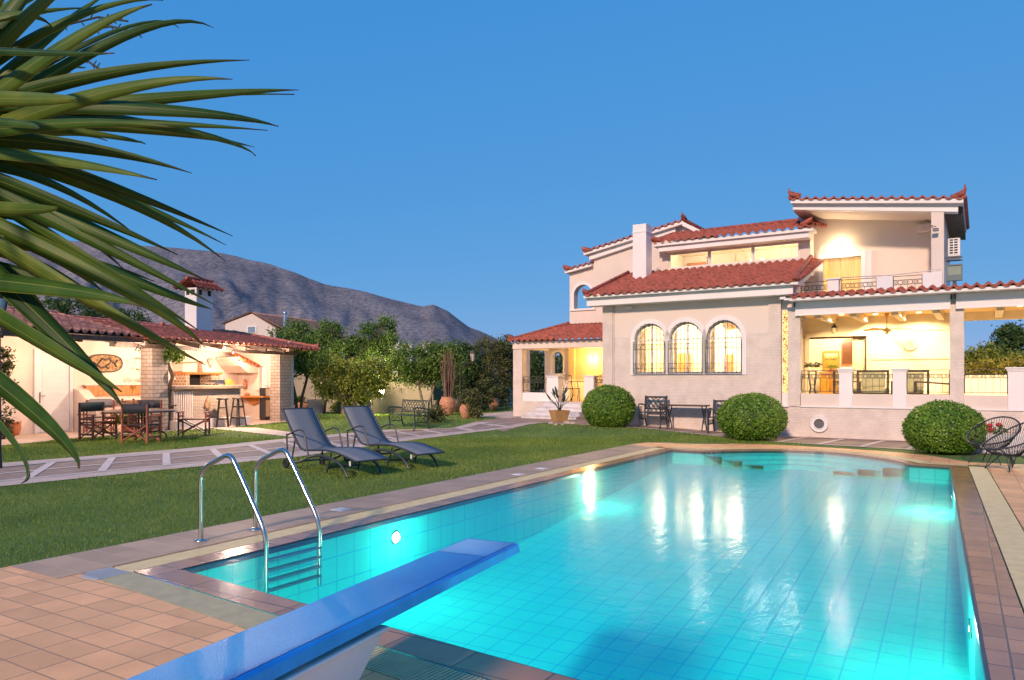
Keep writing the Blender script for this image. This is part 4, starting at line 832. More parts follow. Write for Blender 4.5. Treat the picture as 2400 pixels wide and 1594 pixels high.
MB().prism(rect(-.17,.17,0,.40), [rect(-.14,.14,.14,.37)[::-1]], -.06, .06, 'xz').box(-.17,.17,-.05,.06,0,.13).build('housing', mat('teal_grey_metal', (.10,.15,.16), .4), t, .006); MB().box(-.14,.14,-.03,-.02,.14,.37).build('lens', mat('lens_glass', (.28,.33,.25), .08, coat=.5), t); MB().box(-.04,.04,-.03,.05,-.2,0).build('foot', M['iron'], t)
# porch furniture
def porch_chair(label, s, n, rz):
    t = thing('iron_porch_chair', label, 'chair', hw(s, n, .72), HA+rz, 'iron chairs on the porch')
    for x in (-.21,.21):
        MB().tube([(x,-.2,0),(x,-.2,.44)], .012, 6).build('leg', M['iron'], t); MB().tube([(x,.2,0),(x,.2,.44),(x*1.05,.26,.92)], .012, 6).build('leg', M['iron'], t)
    MB().box(-.23,.23,-.22,.22,.44,.465).build('seat', M['iron'], t, .01)
    mb = MB(); mb.tube([(-.22,.26,.92),(0,.28,.97),(.22,.26,.92)], .012, 6); [mb.tube([(x,.21,.47),(x,.27,.94)], .007, 5) for x in (-.14,-.07,0,.07,.14)]; mb.ring((0,.25,.72), .08, .007, 'y'); mb.build('backrest', M['iron'], t)
porch_chair('iron chair on the porch left of the iron table', -8.0, 3.5, R(70)); porch_chair('iron chair on the porch right of the iron table', -7.0, 3.4, R(-40))
t = on_villa('iron_porch_table', 'dark iron table standing on the lit porch', 'table', -7.45, 3.35, .72)
MB().box(-.42,.42,-.3,.3,.70,.725).build('tabletop', M['iron'], t, .01)
for x in (-.36,.36):
    for y in (-.25,.25): MB().tube([(x,y,0),(x*.8,y*.8,.35),(x,y,.7)], .014, 6).build('leg', M['iron'], t)

# ------------------------------------------------------------------ garden kitchen pavilion (x along its front, y away from the pool)
pav = thing('garden_kitchen', 'open garden kitchen pavilion with red tiled roof and block pillars', 'pavilion', KO, KA)
def kp(mb, name, m, parent=None, **k): return mb.build(name, M[m] if isinstance(m, str) else m, parent or pav, **k)
kp(MB().box(-9,6.3,2.4,2.7,-.1,2.9), 'back_wall', 'kitchen_wall')
mb = MB(); mb.prism([(.10,-.1),(2.4,-.1),(2.4,2.9),(.10,2.9)], [[(1.07+p[0],p[1]) for p in arch(.19,.17,1.2,1.85)][::-1]], 6.02, 6.28, 'yz'); kp(mb, 'end_wall', 'kitchen_wall')
mb = MB(); mb.prism([(1.07+p[0],p[1]) for p in arch(.19,.22,1.15,1.85)], [[(1.07+p[0],p[1]) for p in arch(.19,.168,1.2,1.85)][::-1]], 5.98, 6.02, 'yz').box(5.94,6.02,.98,1.56,1.10,1.155); kp(mb, 'window_trim', 'kitchen_wall', bevel=.006)
kp(MB().box(6.10,6.12,1.10,1.40,1.2,2.0), 'window_shutter', 'white')
for a, b_ in ((-.34,.26),(5.36,6.0)): kp(MB().box(a, b_, 0, .42, -.1, 2.40), 'pillar', 'kitchen_brick')
kp(MB().box(-1.6,6.3,-.05,.18,2.40,2.52), 'front_beam', 'beam_wood'); kp(MB().box(-9,-1.2,-.62,-.52,2.50,2.62).box(-9,-1.2,-.52,.1,2.52,2.58), 'left_beam', 'beam_wood')
[kp(MB().bar((x,-.5,2.50),(x,2.4,3.05),.09,.12), 'rafter', 'beam_wood') for x in (-6,-5,-4,-3,-2,-1,0,1,2,3,4,5)]
kp(MB().add([(-9,-.6,2.66),(6.6,-.6,2.60),(6.0,2.4,3.16),(-9,2.4,3.22)], [(0,3,2,1)]), 'roof_boarding', mat('pale_boards', (.42,.30,.20), .8), solid=.02)
mb = MB(); tile_roof(mb, (-1.75,-.72,2.68),(6.75,-.72,2.64),(-1.75,2.0,3.24),(5.3,2.0,3.20), .27, .045); tile_roof(mb, (6.75,-.72,2.64),(6.75,3.4,2.64),(5.3,2.0,3.20),(5.3,2.2,3.20), .27, .04); ridge(mb, (-1.7,2.0,3.27),(5.3,2.0,3.23)); ridge(mb, (6.7,-.68,2.70),(5.3,2.0,3.24)); horn(mb, (6.70,-.66,2.66),(1,-1,0), .26); horn(mb, (1.9,1.9,3.20),(-1,-1,0), .2); kp(mb, 'roof', mat('bright_clay_tile', (.52,.15,.095), .75, var=.4, vs=7, bump=.4, bs=50))
mb = MB(); tile_roof(mb, (-9.2,-.72,2.74),(-1.75,-.72,2.72),(-9.2,2.0,3.34),(-1.75,2.0,3.32), .24, .045); ridge(mb, (-9,2.0,3.37),(-1.75,2.0,3.35)); kp(mb, 'left_roof', 'tile_old')
cm_ = kp(MB().box(3.10,3.86,1.65,2.15,2.9,4.62), 'chimney', 'white')
[kp(MB().box(x, x+.14, 1.641, 1.648, 4.38, 4.56), 'vent', 'dark', cm_) for x in (3.2,3.62)]; [kp(MB().box(3.091,3.098,q0,q1,4.38,4.56), 'vent', 'dark', cm_) for q0, q1 in ((1.72,1.88),(1.95,2.09))]
mb = MB(); tile_roof(mb, (2.85,1.40,4.60),(4.12,1.40,4.60),(2.95,1.9,4.92),(4.02,1.9,4.92), .2, .03, .25); tile_roof(mb, (4.12,2.40,4.60),(2.85,2.40,4.60),(4.02,1.9,4.92),(2.95,1.9,4.92), .2, .03, .25); ridge(mb, (2.9,1.9,4.94),(4.08,1.9,4.94), .07, .3); kp(mb, 'cap', 'tile', cm_)
mb = MB(); mb.prism(rect(-2.12,-.95,0,2.34), [rect(-2.02,-1.05,.03,2.26)[::-1]], 2.33, 2.41, 'xz'); dr = kp(mb, 'door', 'white', bevel=.006)
mb = MB(); mb.box(-2.01,-1.06,2.36,2.40,.04,2.25); [mb.box(-1.88,-1.10,2.352,2.36,.12+.16*k,.265+.16*k) for k in range(11)]; kp(mb, 'leaf_panel', 'white', dr, bevel=.003)
mb = MB(); mb.tube([(-1.95,2.36,1.05),(-1.95,2.30,1.05),(-1.83,2.30,1.05)], .012, 6).box(-1.97,-1.93,2.35,2.36,.85,1.15); kp(mb, 'handle', 'steel', dr)
mb = MB(); mb.prism([(1.5,0),(2.4,0),(2.4,1.25),(2.2,1.2),(1.9,.95),(1.65,.80),(1.5,.7)], [], -.90, -.55, 'yz'); kp(mb, 'wing_wall', 'kitchen_wall', bevel=.06)
kp(MB().box(-.55,2.2,2.32,2.4,1.02,1.32), 'wood_backboard', 'wood_panel'); kp(MB().box(-.6,2.3,1.75,2.4,.87,.93).box(-.6,2.3,2.1,2.4,.0,.87).box(-.62,2.3,2.28,2.4,1.325,1.35), 'bench_shelf', 'kitchen_wall', bevel=.01)
kp(MB().box(1.25,2.6,2.1,2.4,2.17,2.21).box(1.45,2.6,2.05,2.4,1.50,1.56), 'wall_shelf', 'kitchen_wall', bevel=.01)
# fireplace
kp(MB().box(2.75,4.45,1.75,2.4,1.68,1.76), 'mantel', 'orange_wood', bevel=.01); M['river'] = brick('river_stones', (.42,.24,.14), (.62,.5,.38), .14, .10, .02, .9); kp(MB().box(3.95,4.35,1.8,2.4,.9,1.68), 'fireplace_jamb', 'river'); kp(MB().box(2.78,2.95,1.8,2.4,.9,1.68), 'fireplace_jamb', 'river'); kp(MB().box(2.95,3.95,2.3,2.39,.9,1.68), 'firebox', 'dark'); kp(MB().box(2.6,4.5,1.6,2.4,0,.9), 'hearth', 'kitchen_wall')
mb = MB(); mb.prism([(2.8,1.76),(4.3,1.76),(4.0,2.25),(3.0,2.35),(2.8,2.3)], [], 1.95, 2.4, 'xz'); kp(mb, 'chimney_breast', 'kitchen_wall', bevel=.04)
kp(MB().bar((2.6,1.92,2.06),(3.7,1.92,2.12),.05,.04), 'wood_shelf', 'orange_wood')
# oven hood with small tile roof in the corner
mb = MB(); mb.prism([(4.75,2.28),(4.9,2.34),(6.0,1.95),(6.0,1.75),(5.4,1.75),(5.0,2.0)], [], 1.45, 2.4, 'xz'); kp(mb, 'oven_hood', 'kitchen_wall', bevel=.03)
mb = MB(); tile_roof(mb, (4.75,1.35,2.27),(6.0,1.35,1.98),(5.1,2.38,2.60),(6.0,2.38,2.42), .20, .03, .22); kp(mb, 'hood_roof', mat('orange_tile', (.50,.16,.06), .8, var=.35, vs=8))
# bar
bar_ = kp(MB().box(.42,3.30,-.02,.40,.28,1.20), 'bar_front', 'bar_stone'); kp(MB().box(.36,3.38,-.14,.48,1.205,1.325), 'bar_top', mat('bar_slab', (.24,.17,.12), .5, var=.2), bar_, bevel=.02); kp(MB().box(.36,3.62,-.22,.42,-.05,.28), 'bar_plinth', 'kitchen_wall', bar_, bevel=.01)
mb = MB(); [mb.box(.44+.085*k,.49+.085*k,-.045,-.02,.35,1.14) for k in range(9)]; kp(mb, 'bar_slats', 'kitchen_wall', bar_)
kp(MB().prism([(1.72,.62),(1.84,.58),(1.92,.68),(1.88,.86),(1.80,.98),(1.72,.86),(1.66,.72)], [], -.06, -.02, 'xz'), 'carved_drop', 'oval', bar_)
mb = MB(); mb.box(5.50,6.02,.85,2.35,.84,.90); mb.prism([(1.1,.84),(2.1,.84),(1.9,.70),(1.6,.55),(1.3,.70)], [], 5.86, 6.02, 'yz'); kp(mb, 'side_counter', 'orange_wood', bevel=.01)
mb = MB(); mb.prism([(2.0+p[0],p[1]) for p in arch(0,.15,1.15,1.52)], [], 6.0, 6.018, 'yz'); kp(mb, 'niche', 'stucco'); 
def on_pav(name, label, cat, s, n, z, group=None, rz=0): return thing(name, label, cat, kw_(s, n, z), KA+rz, group)
t = on_pav('oval_plaque', 'oval carved stone plaque on the kitchen back wall', 'plaque', .15, 2.4, 2.0)
mb = MB(); ov = [(.60*math.copysign(abs(math.cos(a))**.75, math.cos(a)), .26*math.copysign(abs(math.sin(a))**.85, math.sin(a))) for a in [2*math.pi*k/36 for k in range(36)]]
MB().prism(ov, [], -.05, 0, 'xz').build('panel', M['oval'], t); mb = MB(); mb.tube([(x*1.0,-.05,z) for x, z in ov+ov[:1]], .022, 6); mb.build('rim', M['wood_dark'], t)
mb = MB()
for pts in ([(-.4,.02),(-.3,-.06),(-.2,.04),(-.12,.15),(0,.1)],[(-.3,-.06),(-.15,-.14),(0,-.10),(.1,-.16)],[(0,.1),(.12,.16),(.2,.06),(.32,.0),(.42,.1)],[(.2,.06),(.1,-.04),(0,-.1)],[(.32,0),(.38,-.1)]): mb.tube([(x,-.06,z) for x, z in pts], .022, 6)
mb.build('carving', M['wood_dark'], t)
t = on_pav('heart_ornament', 'heart shaped stone ornament on the wall above the bar', 'wall ornament', 4.05, 1.94, 2.12)
mb = MB(); hp = [(.14*math.sin(a)**3*1.1, .012*(13*math.cos(a)-5*math.cos(2*a)-2*math.cos(3*a)-math.cos(4*a))) for a in [2*math.pi*k/28 for k in range(28)]]; mb.prism(hp[::-1], [], -.05, 0, 'xz'); mb.build('heart_ornament_body', M['stone'], t)
t = on_pav('star_ornament', 'small brown flower shaped ornament on the wall over the bar tray', 'wall ornament', 4.62, 2.39, 1.70)
mb = MB(); mb.prism([((.12 if k % 2 else .05)*math.cos(math.pi*k/6), (.12 if k % 2 else .05)*math.sin(math.pi*k/6)) for k in range(12)], [], -.04, 0, 'xz').ell((0,-.04,0),(.04,.03,.04),10,6).build('star_ornament_body', M['terracotta'], t)
t = on_pav('tile_ornament', 'narrow stack of stones set as ornament above the mantel', 'wall ornament', 3.55, 1.94, 1.92)
mb = MB(); [mb.box(-.10+.01*k,.10-.01*k,-.05,0,-.16+.08*k,-.09+.08*k) for k in range(5)]; mb.build('tile_ornament_body', M['terracotta'], t)
t = on_pav('jug', 'brown clay jug standing in the small wall niche', 'jug', 5.90, 2.0, 1.15)
MB().lathe([(0,0),(.05,0),(.085,.12),(.07,.24),(.04,.30),(.05,.36),(0,.34)], (0,0,0), 14).build('body', M['terracotta_red'], t); MB().tube([(.045,0,.33),(.12,0,.28),(.08,0,.18)], .012, 6).build('handle', M['terracotta_red'], t)
t = on_pav('chafing_dish', 'silver chafing dish on the stone bar top', 'dish', 2.35, .15, 1.325)
MB().box(-.26,.26,-.18,.18,.03,.09).build('tray', M['steel'], t, .015); MB().prism([(-.24,.09),(.24,.09),(.20,.17),(-.14,.17)], [], -.16, .16, 'xz').build('lid', M['steel'], t, .02); MB().tube([(.1,-.1,.17),(.18,-.16,.21),(.27,-.16,.12)], .010, 6).build('handle', M['steel'], t); [MB().box(x-.015,x+.015,y-.015,y+.015,0,.03).build('foot', M['iron'], t) for x in (-.22,.22) for y in (-.14,.14)]
t = on_pav('wicker_tray', 'golden wicker basket leaning on the bar top', 'basket', 3.02, .2, 1.325)
MB().prism([(.24*math.cos(a), .20*max(0,math.sin(a))+.0) for a in [math.pi*k/16 for k in range(17)]], [], -.03, .03, 'xz').build('wicker_tray_body', M['bread'], t, .01)
t = on_pav('clay_bowl', 'small brown bowl on the wooden side counter', 'bowl', 5.72, 1.75, .90)
MB().lathe([(0,0),(.07,0),(.12,.07),(.11,.08),(.06,.03),(0,.02)], (0,0,0), 16).lathe([(.0,.08),(.07,.07),(.05,.12),(0,.13)], (0,0,0), 12).build('clay_bowl_body', M['terracotta'], t)
t = on_pav('water_heater', 'tall narrow appliance with dark frame beside the pillar', 'appliance', 5.80, 1.02, 0)
MB().box(-.14,.16,-.12,.14,.12,1.18).build('body', mat('cream_panel', (.62,.46,.30), .5), t, .01); MB().box(-.16,.17,-.145,-.12,.10,.14).box(-.16,.17,-.145,-.12,.76,.82).box(-.17,-.14,-.15,.1,.1,1.2).box(.16,.19,-.15,.1,.1,1.2).build('frame', M['iron'], t); MB().box(-.12,.14,-.135,-.12,.85,1.15).build('front_panel', M['steel'], t); MB().tube([(-.1,-.1,1.2),(-.1,-.1,1.28),(.05,-.1,1.28)], .012, 6).build('tap', M['steel'], t); MB().box(-.13,.15,-.1,.12,0,.10).build('base', M['wood_dark'], t)
t = on_pav('wine_rack', 'dark carved rack hanging on the wall beside the left pillar', 'wall rack', 2.05, 2.38, 1.12)
mb = MB(); mb.box(-.07,.07,-.08,-.0,-.2,.42); mb.build('backing', M['wood_dark'], t); mb = MB(); [mb.ring((0,-.09,-.14+.11*k), .045, .012, 'y', 10) for k in range(5)]; mb.build('rings', M['orange_wood'], t)
t = on_pav('shelf_plant', 'small potted plant on the wall shelf left of the pillar', 'plant', 1.85, 2.15, 1.56); MB().lathe([(0,0),(.05,0),(.07,.10),(0,.09)], (0,0,0), 10).build('pot', M['terracotta'], t); mb = MB(); leafy(mb, (0,0,.10), 60, .12, .10, .035, .7, 9); mb.build('foliage', M['leaf_dark'], t)
t = on_pav('twiggy_plant', 'thin leafy twig plant in front of the wooden backboard', 'plant', 1.25, 1.9, .93); MB().lathe([(0,0),(.05,0),(.07,.12),(0,.11)], (0,0,0), 10).build('pot', M['terracotta'], t)
mb = MB(); r_ = random.Random(4); tw = [[(0,0,.1),(.02,0,.4),(x*.5,y,.62),(x,y,.85+.1*k)] for k, (x, y) in enumerate([(-.3,0),(.12,-.05),(.38,.02),(-.1,.05)])]; [mb.tube(p, [.012,.01,.007,.004], 5) for p in tw]; mb.build('stem', M['bark'], t)
mb = MB()
for p in tw:
    for q in p[1:]: leafy(mb, q, 14, .07, .06, .022, .8, r_.randint(0,99))
mb.build('foliage', M['leaf_brown'], t)
for n_, lb, x, y in [('wall_spotlight','small metal spotlight under the left roof of the kitchen',-1.25,-.48),('wall_spotlight','small metal spotlight under the roof in front of the bar',2.2,-.70)]:
    t = on_pav(n_, lb, 'spotlight', x, y, 2.36); MB().tube([(0,0,.12),(0,0,.02)], .012, 6).build('arm', M['iron'], t); MB().lathe([(.03,.06),(.06,-.02),(.05,-.02),(0,.02)], (0,.05,0), 12).build('reflector', M['steel'], t); lamp((0,.0,-.12), 70 if x < 0 else 330, PINKWARM, t, .06)
lamp((-2.6,.8,2.35), 75, PINKWARM, pav, .08); lamp((4.6,1.1,2.30), 70, PINKWARM, pav, .08); lamp((1.0,.9,2.35), 60, PINKWARM, pav, .08)
# bar stools
def stool(label, s, n, rz):
    t = thing('bar_stool', label, 'stool', kw_(s, n, .01), rz, 'bar stools at the outdoor bar')
    MB().lathe([(0,.86),(.17,.86),(.185,.88),(.17,.91),(0,.915)], (0,0,0), 20).build('seat', M['wood_dark'], t)
    for a in range(4):
        w = math.pi/4+a*math.pi/2; c, s_ = math.cos(w), math.sin(w); MB().bar((.25*c,.25*s_,0),(.13*c,.13*s_,.87),.04,.04,(c,s_,0)).build('leg', M['wood_dark'], t)
    for k, z in enumerate((.25,.60)):
        mb = MB(); q = .25-.12*z/.87
        for a in range(4):
            w0, w1 = math.pi/4+a*math.pi/2, math.pi/4+(a+1)*math.pi/2; mb.bar((q*math.cos(w0),q*math.sin(w0),z+.03*(a%2)),(q*math.cos(w1),q*math.sin(w1),z+.03*(a%2)),.022,.03)
        mb.build('stretcher', M['wood_dark'], t)
stool('dark wooden bar stool nearer the left pillar, partly behind the red chair', 2.12, -.33, .4); stool('dark wooden bar stool nearer the block pillar at the bar end', 2.72, -.42, 1.0)

# ------------------------------------------------------------------ foliage
def cards(c, l, w, nrm=None, jit=1.0, m3=False):
    """rhombic leaves: centres c (N,3), half length l, half width w, optional outward normals"""
    n = len(c); a = rng.normal(size=(n,3))
    if nrm is not None: a = a - (a*nrm).sum(1, keepdims=True)*nrm*(1-jit*.5)
    a /= np.linalg.norm(a, axis=1, keepdims=True); h = rng.normal(size=(n,3)) if nrm is None else nrm + rng.normal(size=(n,3))*.5*jit
    b = np.cross(a, h); b /= np.linalg.norm(b, axis=1, keepdims=True) + 1e-9
    s = rng.uniform(.65, 1.3, (n,1)); a *= l*s; b *= w*s
    V = np.stack([c-a, c+b, c+a, c-b], 1).reshape(-1,3); return V, np.arange(4*n).reshape(-1,4)
LEAFY = 1.8
def crown(name, blobs, n, l, w, m, parent, clump=.30, kpn=60):
    """blobs: list of (centre, radii); leaves gathered into clumps near the blob surfaces"""
    cs = []; vol = np.array([b[1][0]*b[1][1]*b[1][2] for b in blobs])**.67; vol /= vol.sum()
    for (c, r), f in zip(blobs, vol):
        k = max(3, int(n*LEAFY*f/kpn)); d = rng.normal(size=(k,3)); d /= np.linalg.norm(d, axis=1, keepdims=True)
        q = np.array(c) + d*np.array(r)*rng.uniform(.55, 1.0, (k,1))**.6
        for i in range(k):
            s = clump*rng.uniform(.5, 1.3); g = rng.normal(size=(kpn,3)); cs.append(q[i] + g*s*np.array([.5,.5,.42]))
    c = np.concatenate(cs); V, F = cards(c, l, w); return np_mesh(name, V, F, m, parent)
def tree(name, label, base, height, blobs, n, leaf, l=.055, w=.026, stems=1, tr=.07, group=None, clump=.30, barkm='bark', lean=0):
    """base: world point; blobs relative to the base"""
    t = thing(name, label, 'tree', base, 0, group); r_ = random.Random(hash(name+label) % 999 if False else len(label)*7+int(base[0]*10)); mb = MB()
    top = min(b[0][2]-b[1][2]*.5 for b in blobs)
    for s in range(stems):
        a = 6.28*s/stems + r_.random(); fx, fy = math.cos(a)*.18*(stems > 1), math.sin(a)*.18*(stems > 1)
        fork = Vector((fx*1.8+lean*top*.6, fy*1.8, max(.35, top*.85))); mb.tube([(fx*.4,fy*.4,-.05),(fx*.9+r_.uniform(-.04,.04)+lean*top*.3,fy*.9,fork.z*.5),fork], [tr*1.25, tr, tr*.8], 8)
        for b in blobs:
            for _ in range(2):
                q = Vector(b[0]) + Vector((r_.uniform(-.5,.5)*b[1][0], r_.uniform(-.5,.5)*b[1][1], r_.uniform(-.1,.5)*b[1][2])); md = fork.lerp(q, .5) + Vector((r_.uniform(-.1,.1), r_.uniform(-.1,.1), -.05))
                mb.tube([fork, md, q], [tr*.6, tr*.38, tr*.12], 6)
    mb.build('trunk', M[barkm], t); crown('crown', blobs, n, l, w, M[leaf], t, clump); return t
def ptree(name, label, bpx, bpy, D, bl, n, leaf, **k):
    """tree from photo pixels: base pixel column, depth, and crown blobs (px, py, rx, ry in pixels)"""
    bx = (bpx-1200)/FPX*D; base = Vector((bx, D, 0)); s = D/FPX; blobs = []
    for i, (px, py, rx, ry) in enumerate(bl):
        q = at(px, py, D) - base; blobs.append(((q.x, ((i*37) % 7-3)*.12*rx*s*.5, q.z), (rx*s, (rx+ry)*.5*s, ry*s)))
    return tree(name, label, base, 0, blobs, n, leaf, **k)
GT = 'trees along the garden wall'
ptree('olive_tree', 'tall bushy tree rising just behind the pavilion roof end', 700, 960, 29, [(705,800,45,38),(740,850,45,40),(690,780,30,30),(668,790,35,28),(705,830,40,50)], 4200, 'leaf_mid', tr=.06, group=GT, stems=2)
ptree('olive_tree', 'broad green tree with the highest crown behind the yellow rounded tree', 800, 968, 32.3, [(770,790,30,40),(800,800,45,35),(850,800,50,40),(890,790,40,35),(760,840,50,40),(820,830,60,40),(880,850,50,50),(920,820,35,35),(770,770,18,22),(905,765,22,20),(735,820,28,40)], 11000, 'leaf_mid', tr=.08, group=GT, stems=3)
ptree('lemon_tree', 'rounded yellowish green tree with low crown beside the garden light', 832, 965, 29, [(820,870,55,35),(790,900,50,35),(850,900,50,40),(830,930,35,25),(770,885,38,30),(875,880,38,35)], 8500, 'leaf_yellow', tr=.05, group=GT, stems=4, barkm='bark_pale', clump=.26)
ptree('olive_tree', 'dark green tree with forked trunk standing behind the garden bench', 998, 966, 29.5, [(960,850,45,40),(1000,840,50,35),(1030,850,45,35),(985,880,45,28),(945,875,30,25),(1050,835,35,28)], 7000, 'leaf_mid', tr=.06, group=GT, stems=2, barkm='bark_pale')
ptree('olive_tree', 'dark leafy tree beyond the tall pot with dry reeds', 1075, 966, 33, [(1060,830,45,25),(1090,840,40,35),(1100,870,40,40),(1070,880,38,38),(1085,920,32,32)], 6000, 'leaf_dark', tr=.06, group=GT)
ptree('olive_tree', 'brownish leafy tree beside the left porch pillar', 1185, 962, 36, [(1150,820,45,25),(1180,830,30,35),(1165,860,42,40),(1130,840,35,35),(1185,880,22,45),(1125,880,30,30)], 8000, 'leaf_brown', tr=.07, group=GT, barkm='bark_pale')
ptree('olive_tree', 'grey green shrubby tree growing over the clay pot near the porch', 1150, 958, 33, [(1150,910,35,28),(1130,890,28,25),(1165,930,25,22),(1105,930,22,28)], 4200, 'leaf_brown', tr=.04, group=GT)
ptree('conifer', 'thin dark conifer tip behind the trees by the porch', 1190, 900, 60, [(1190,800,4,14),(1190,818,8,14),(1190,840,12,18)], 900, 'leaf_dark', l=.09, w=.04, tr=.10)
ptree('hedge_tree', 'dark green tree mass behind the left pavilion roof', 250, 900, 34, [(180,735,50,28),(250,745,50,25),(310,755,45,22),(130,730,40,35),(215,790,90,35)], 5500, 'leaf_dark', l=.07, w=.035, tr=.10, clump=.4)
t = ptree('flowering_tree', 'green tree with orange blossom beside the left lamp post', 60, 1010, 24.5, [(45,725,30,35),(70,750,28,26),(40,765,30,25),(20,800,30,40)], 3600, 'leaf_yellow', tr=.05)
V, F = cards(np.array(at(52,752,24.0)-Vector(t.location))+rng.normal(size=(40,3))*.10, .05, .04); np_mesh('blossom', V, F, mat('orange_petal', (.65,.28,.03), .6), t)
ptree('lit_tree', 'yellow lit bushy tree seen through the open right terrace bay', 2330, 960, 27, [(2300,840,40,25),(2350,850,40,25),(2300,870,45,20),(2380,870,40,25),(2275,850,20,20)], 5200, 'leaf_yellow', tr=.07, l=.06, w=.03)  # terrace lamplight on the leaves is put into their yellow
ptree('dark_tree', 'dark tall tree behind the yellow trees right of the terrace pillar', 2360, 960, 32, [(2350,800,30,25),(2370,780,22,18),(2345,830,45,25),(2395,810,35,30)], 4200, 'leaf_dark', tr=.08, l=.07, w=.035)
ptree('lamplit_shrub', 'low golden shrub standing behind the rear terrace wall', 2300, 960, 25.5, [(2290,870,32,22),(2340,880,40,20),(2385,870,35,26)], 4200, 'leaf_lamplit', tr=.05)  # gold leaf colour stands in for lamplight from the terrace
for k, (px, lb) in enumerate([(1245,'dark shrub behind the open left bay of the porch'),(1262,'dark shrub behind the porch beside the palm trunk'),(1307,'dark shrub seen through the small porch arch'),(1225,'dark shrub behind the left porch pillar')]):
    ptree('dark_shrub', lb, px, 960, 36+k*.7, [(px,855,24,30),(px,890,26,30)], 2200, 'leaf_dark', l=.06, w=.03, tr=.05)
o = at(1252, 890, 40); t = thing('palm_tree', 'pale palm trunk rising behind the open porch bay', 'tree', (o.x, o.y, 0)); MB().tube([(0,0,0),(.05,0,2),(.0,0,3.55)], [.32,.26,.25], 12).build('trunk', mat('palm_trunk', (.34,.22,.14), .9, var=.4, vs=9, bump=.8, bs=14), t)

def SX(px, n):                                 # where a photo column meets the line at n metres before the facade
    r = (px-1200)/FPX; return (r*(P0.y+n*HN.y)-P0.x-n*HN.x)/(HU.x-r*HU.y)
# clipped round boxwood bushes
def topiary(label, base, rx, h, px_cut=.30):
    t = thing('round_bush', label, 'bush', base, 0, 'clipped round bushes by the house'); n = 15000
    d = rng.normal(size=(n,3)); d /= np.linalg.norm(d, axis=1, keepdims=True); rz = h*.54; cz = h - rz
    r = np.array([rx, rx*.98, rz]); lump = 1 + .035*np.sin(d[:,0]*7+base[0])*np.sin(d[:,1]*6+1)*np.cos(d[:,2]*6)
    c = d*r*(lump*rng.uniform(.93, 1.015, n))[:,None]; c[:,2] += cz; k = (c[:,2] > .06) & (np.sin(d[:,0]*23+base[0]*9)*np.sin(d[:,1]*19)*np.sin(d[:,2]*21+base[1]) < .62); c = c[k]; nrm = d[k]
    V1, F1 = cards(c, .026, .0125, nrm, 1.0)
    kk = rng.random(len(c)) < .10; V2, F2 = cards(c[kk]*1.0 + nrm[kk]*.022, .034, .011, None)
    V = np.concatenate([V1, V2]); F = np.concatenate([F1, F2+len(V1)]); np_mesh('foliage', V, F, M['leaf_box'], t)
    mb = MB(); mb.ell((0,0,cz), (rx*.90, rx*.88, rz*.90), 24, 14); mb.build('dark_core', M['leaf_dark'], t)  # solid filler; its dark colour stands for the shaded inside of the bush
    mb = MB(); [mb.tube([(x*.3,y*.3,-.02),(x,y,.3)], [.035,.02], 6) for x, y in ((0,0),(.1,.06),(-.12,.03),(.04,-.1))]; mb.build('trunk', M['bark'], t)
p = G(1427, 1006); topiary('clipped round boxwood bush between the porch steps and the iron chair', hw(SX(1427,-1.02), -1.02, gz(p.x,p.y)), .755, 1.20)
p = G(1762, 1031); topiary('clipped round boxwood bush in front of the wall between chair and porthole', p, .83, 1.16)
p = G(2212, 1063); topiary('clipped round boxwood bush under the terrace beside the wire chairs', p, .74, 1.06)

# ------------------------------------------------------------------ ladder and diving board
p = G(471, 1269); ld = thing('pool_ladder', 'stainless steel ladder with two arched handrails at the pool corner', 'ladder', (p.x, p.y, .004), math.atan2(-.536, .844))
def smooth(pts, k=4):
    P = [Vector(q) for q in pts]; out = []
    for i in range(len(P)-1):
        a, b, c, d = P[max(i-1,0)], P[i], P[i+1], P[min(i+2,len(P)-1)]
        for j in range(k):
            t_ = j/k; out.append(.5*((2*b)+(c-a)*t_+(2*a-5*b+4*c-d)*t_*t_+(3*b-a-3*c+d)*t_**3))
    return out + [P[-1]]
prof = [(0,0),(0,.30),(0,.55),(.03,.645),(.10,.705),(.22,.755),(.33,.80),(.40,.815),(.455,.79),(.50,.735),(.60,.60),(.75,.39),(.86,.23),(.895,.14),(.905,.03),(.905,-.20),(.905,-.42)]
for yy in (0, .61):
    MB().tube(smooth([(x, yy, z) for x, z in prof], 4), .0215, 12).build('handrail', M['steel'], ld); MB().lathe([(.0,.0),(.062,.0),(.062,.012),(.03,.022),(.022,.022)], (0,yy,0), 20).build('base_flange', M['steel'], ld)
for k in range(4): MB().box(.875,.94,.0,.61,-.075-.088*k,-.055-.088*k).build('rung', mat('rung_steel', (.20,.24,.26), .4, .6), ld, .006)
# blue board on a white stand
bd_tip_l, bd_d = Vector((-.317, 4.95, 0)), Vector((.425, .905, 0)); bd_s = Vector((bd_d.y, -bd_d.x, 0))
bo = bd_tip_l + bd_s*.2; brd = thing('diving_board', 'long blue diving board on a white stand over the pool edge', 'diving board', (bo.x, bo.y, 0), math.atan2(bd_d.y, bd_d.x))
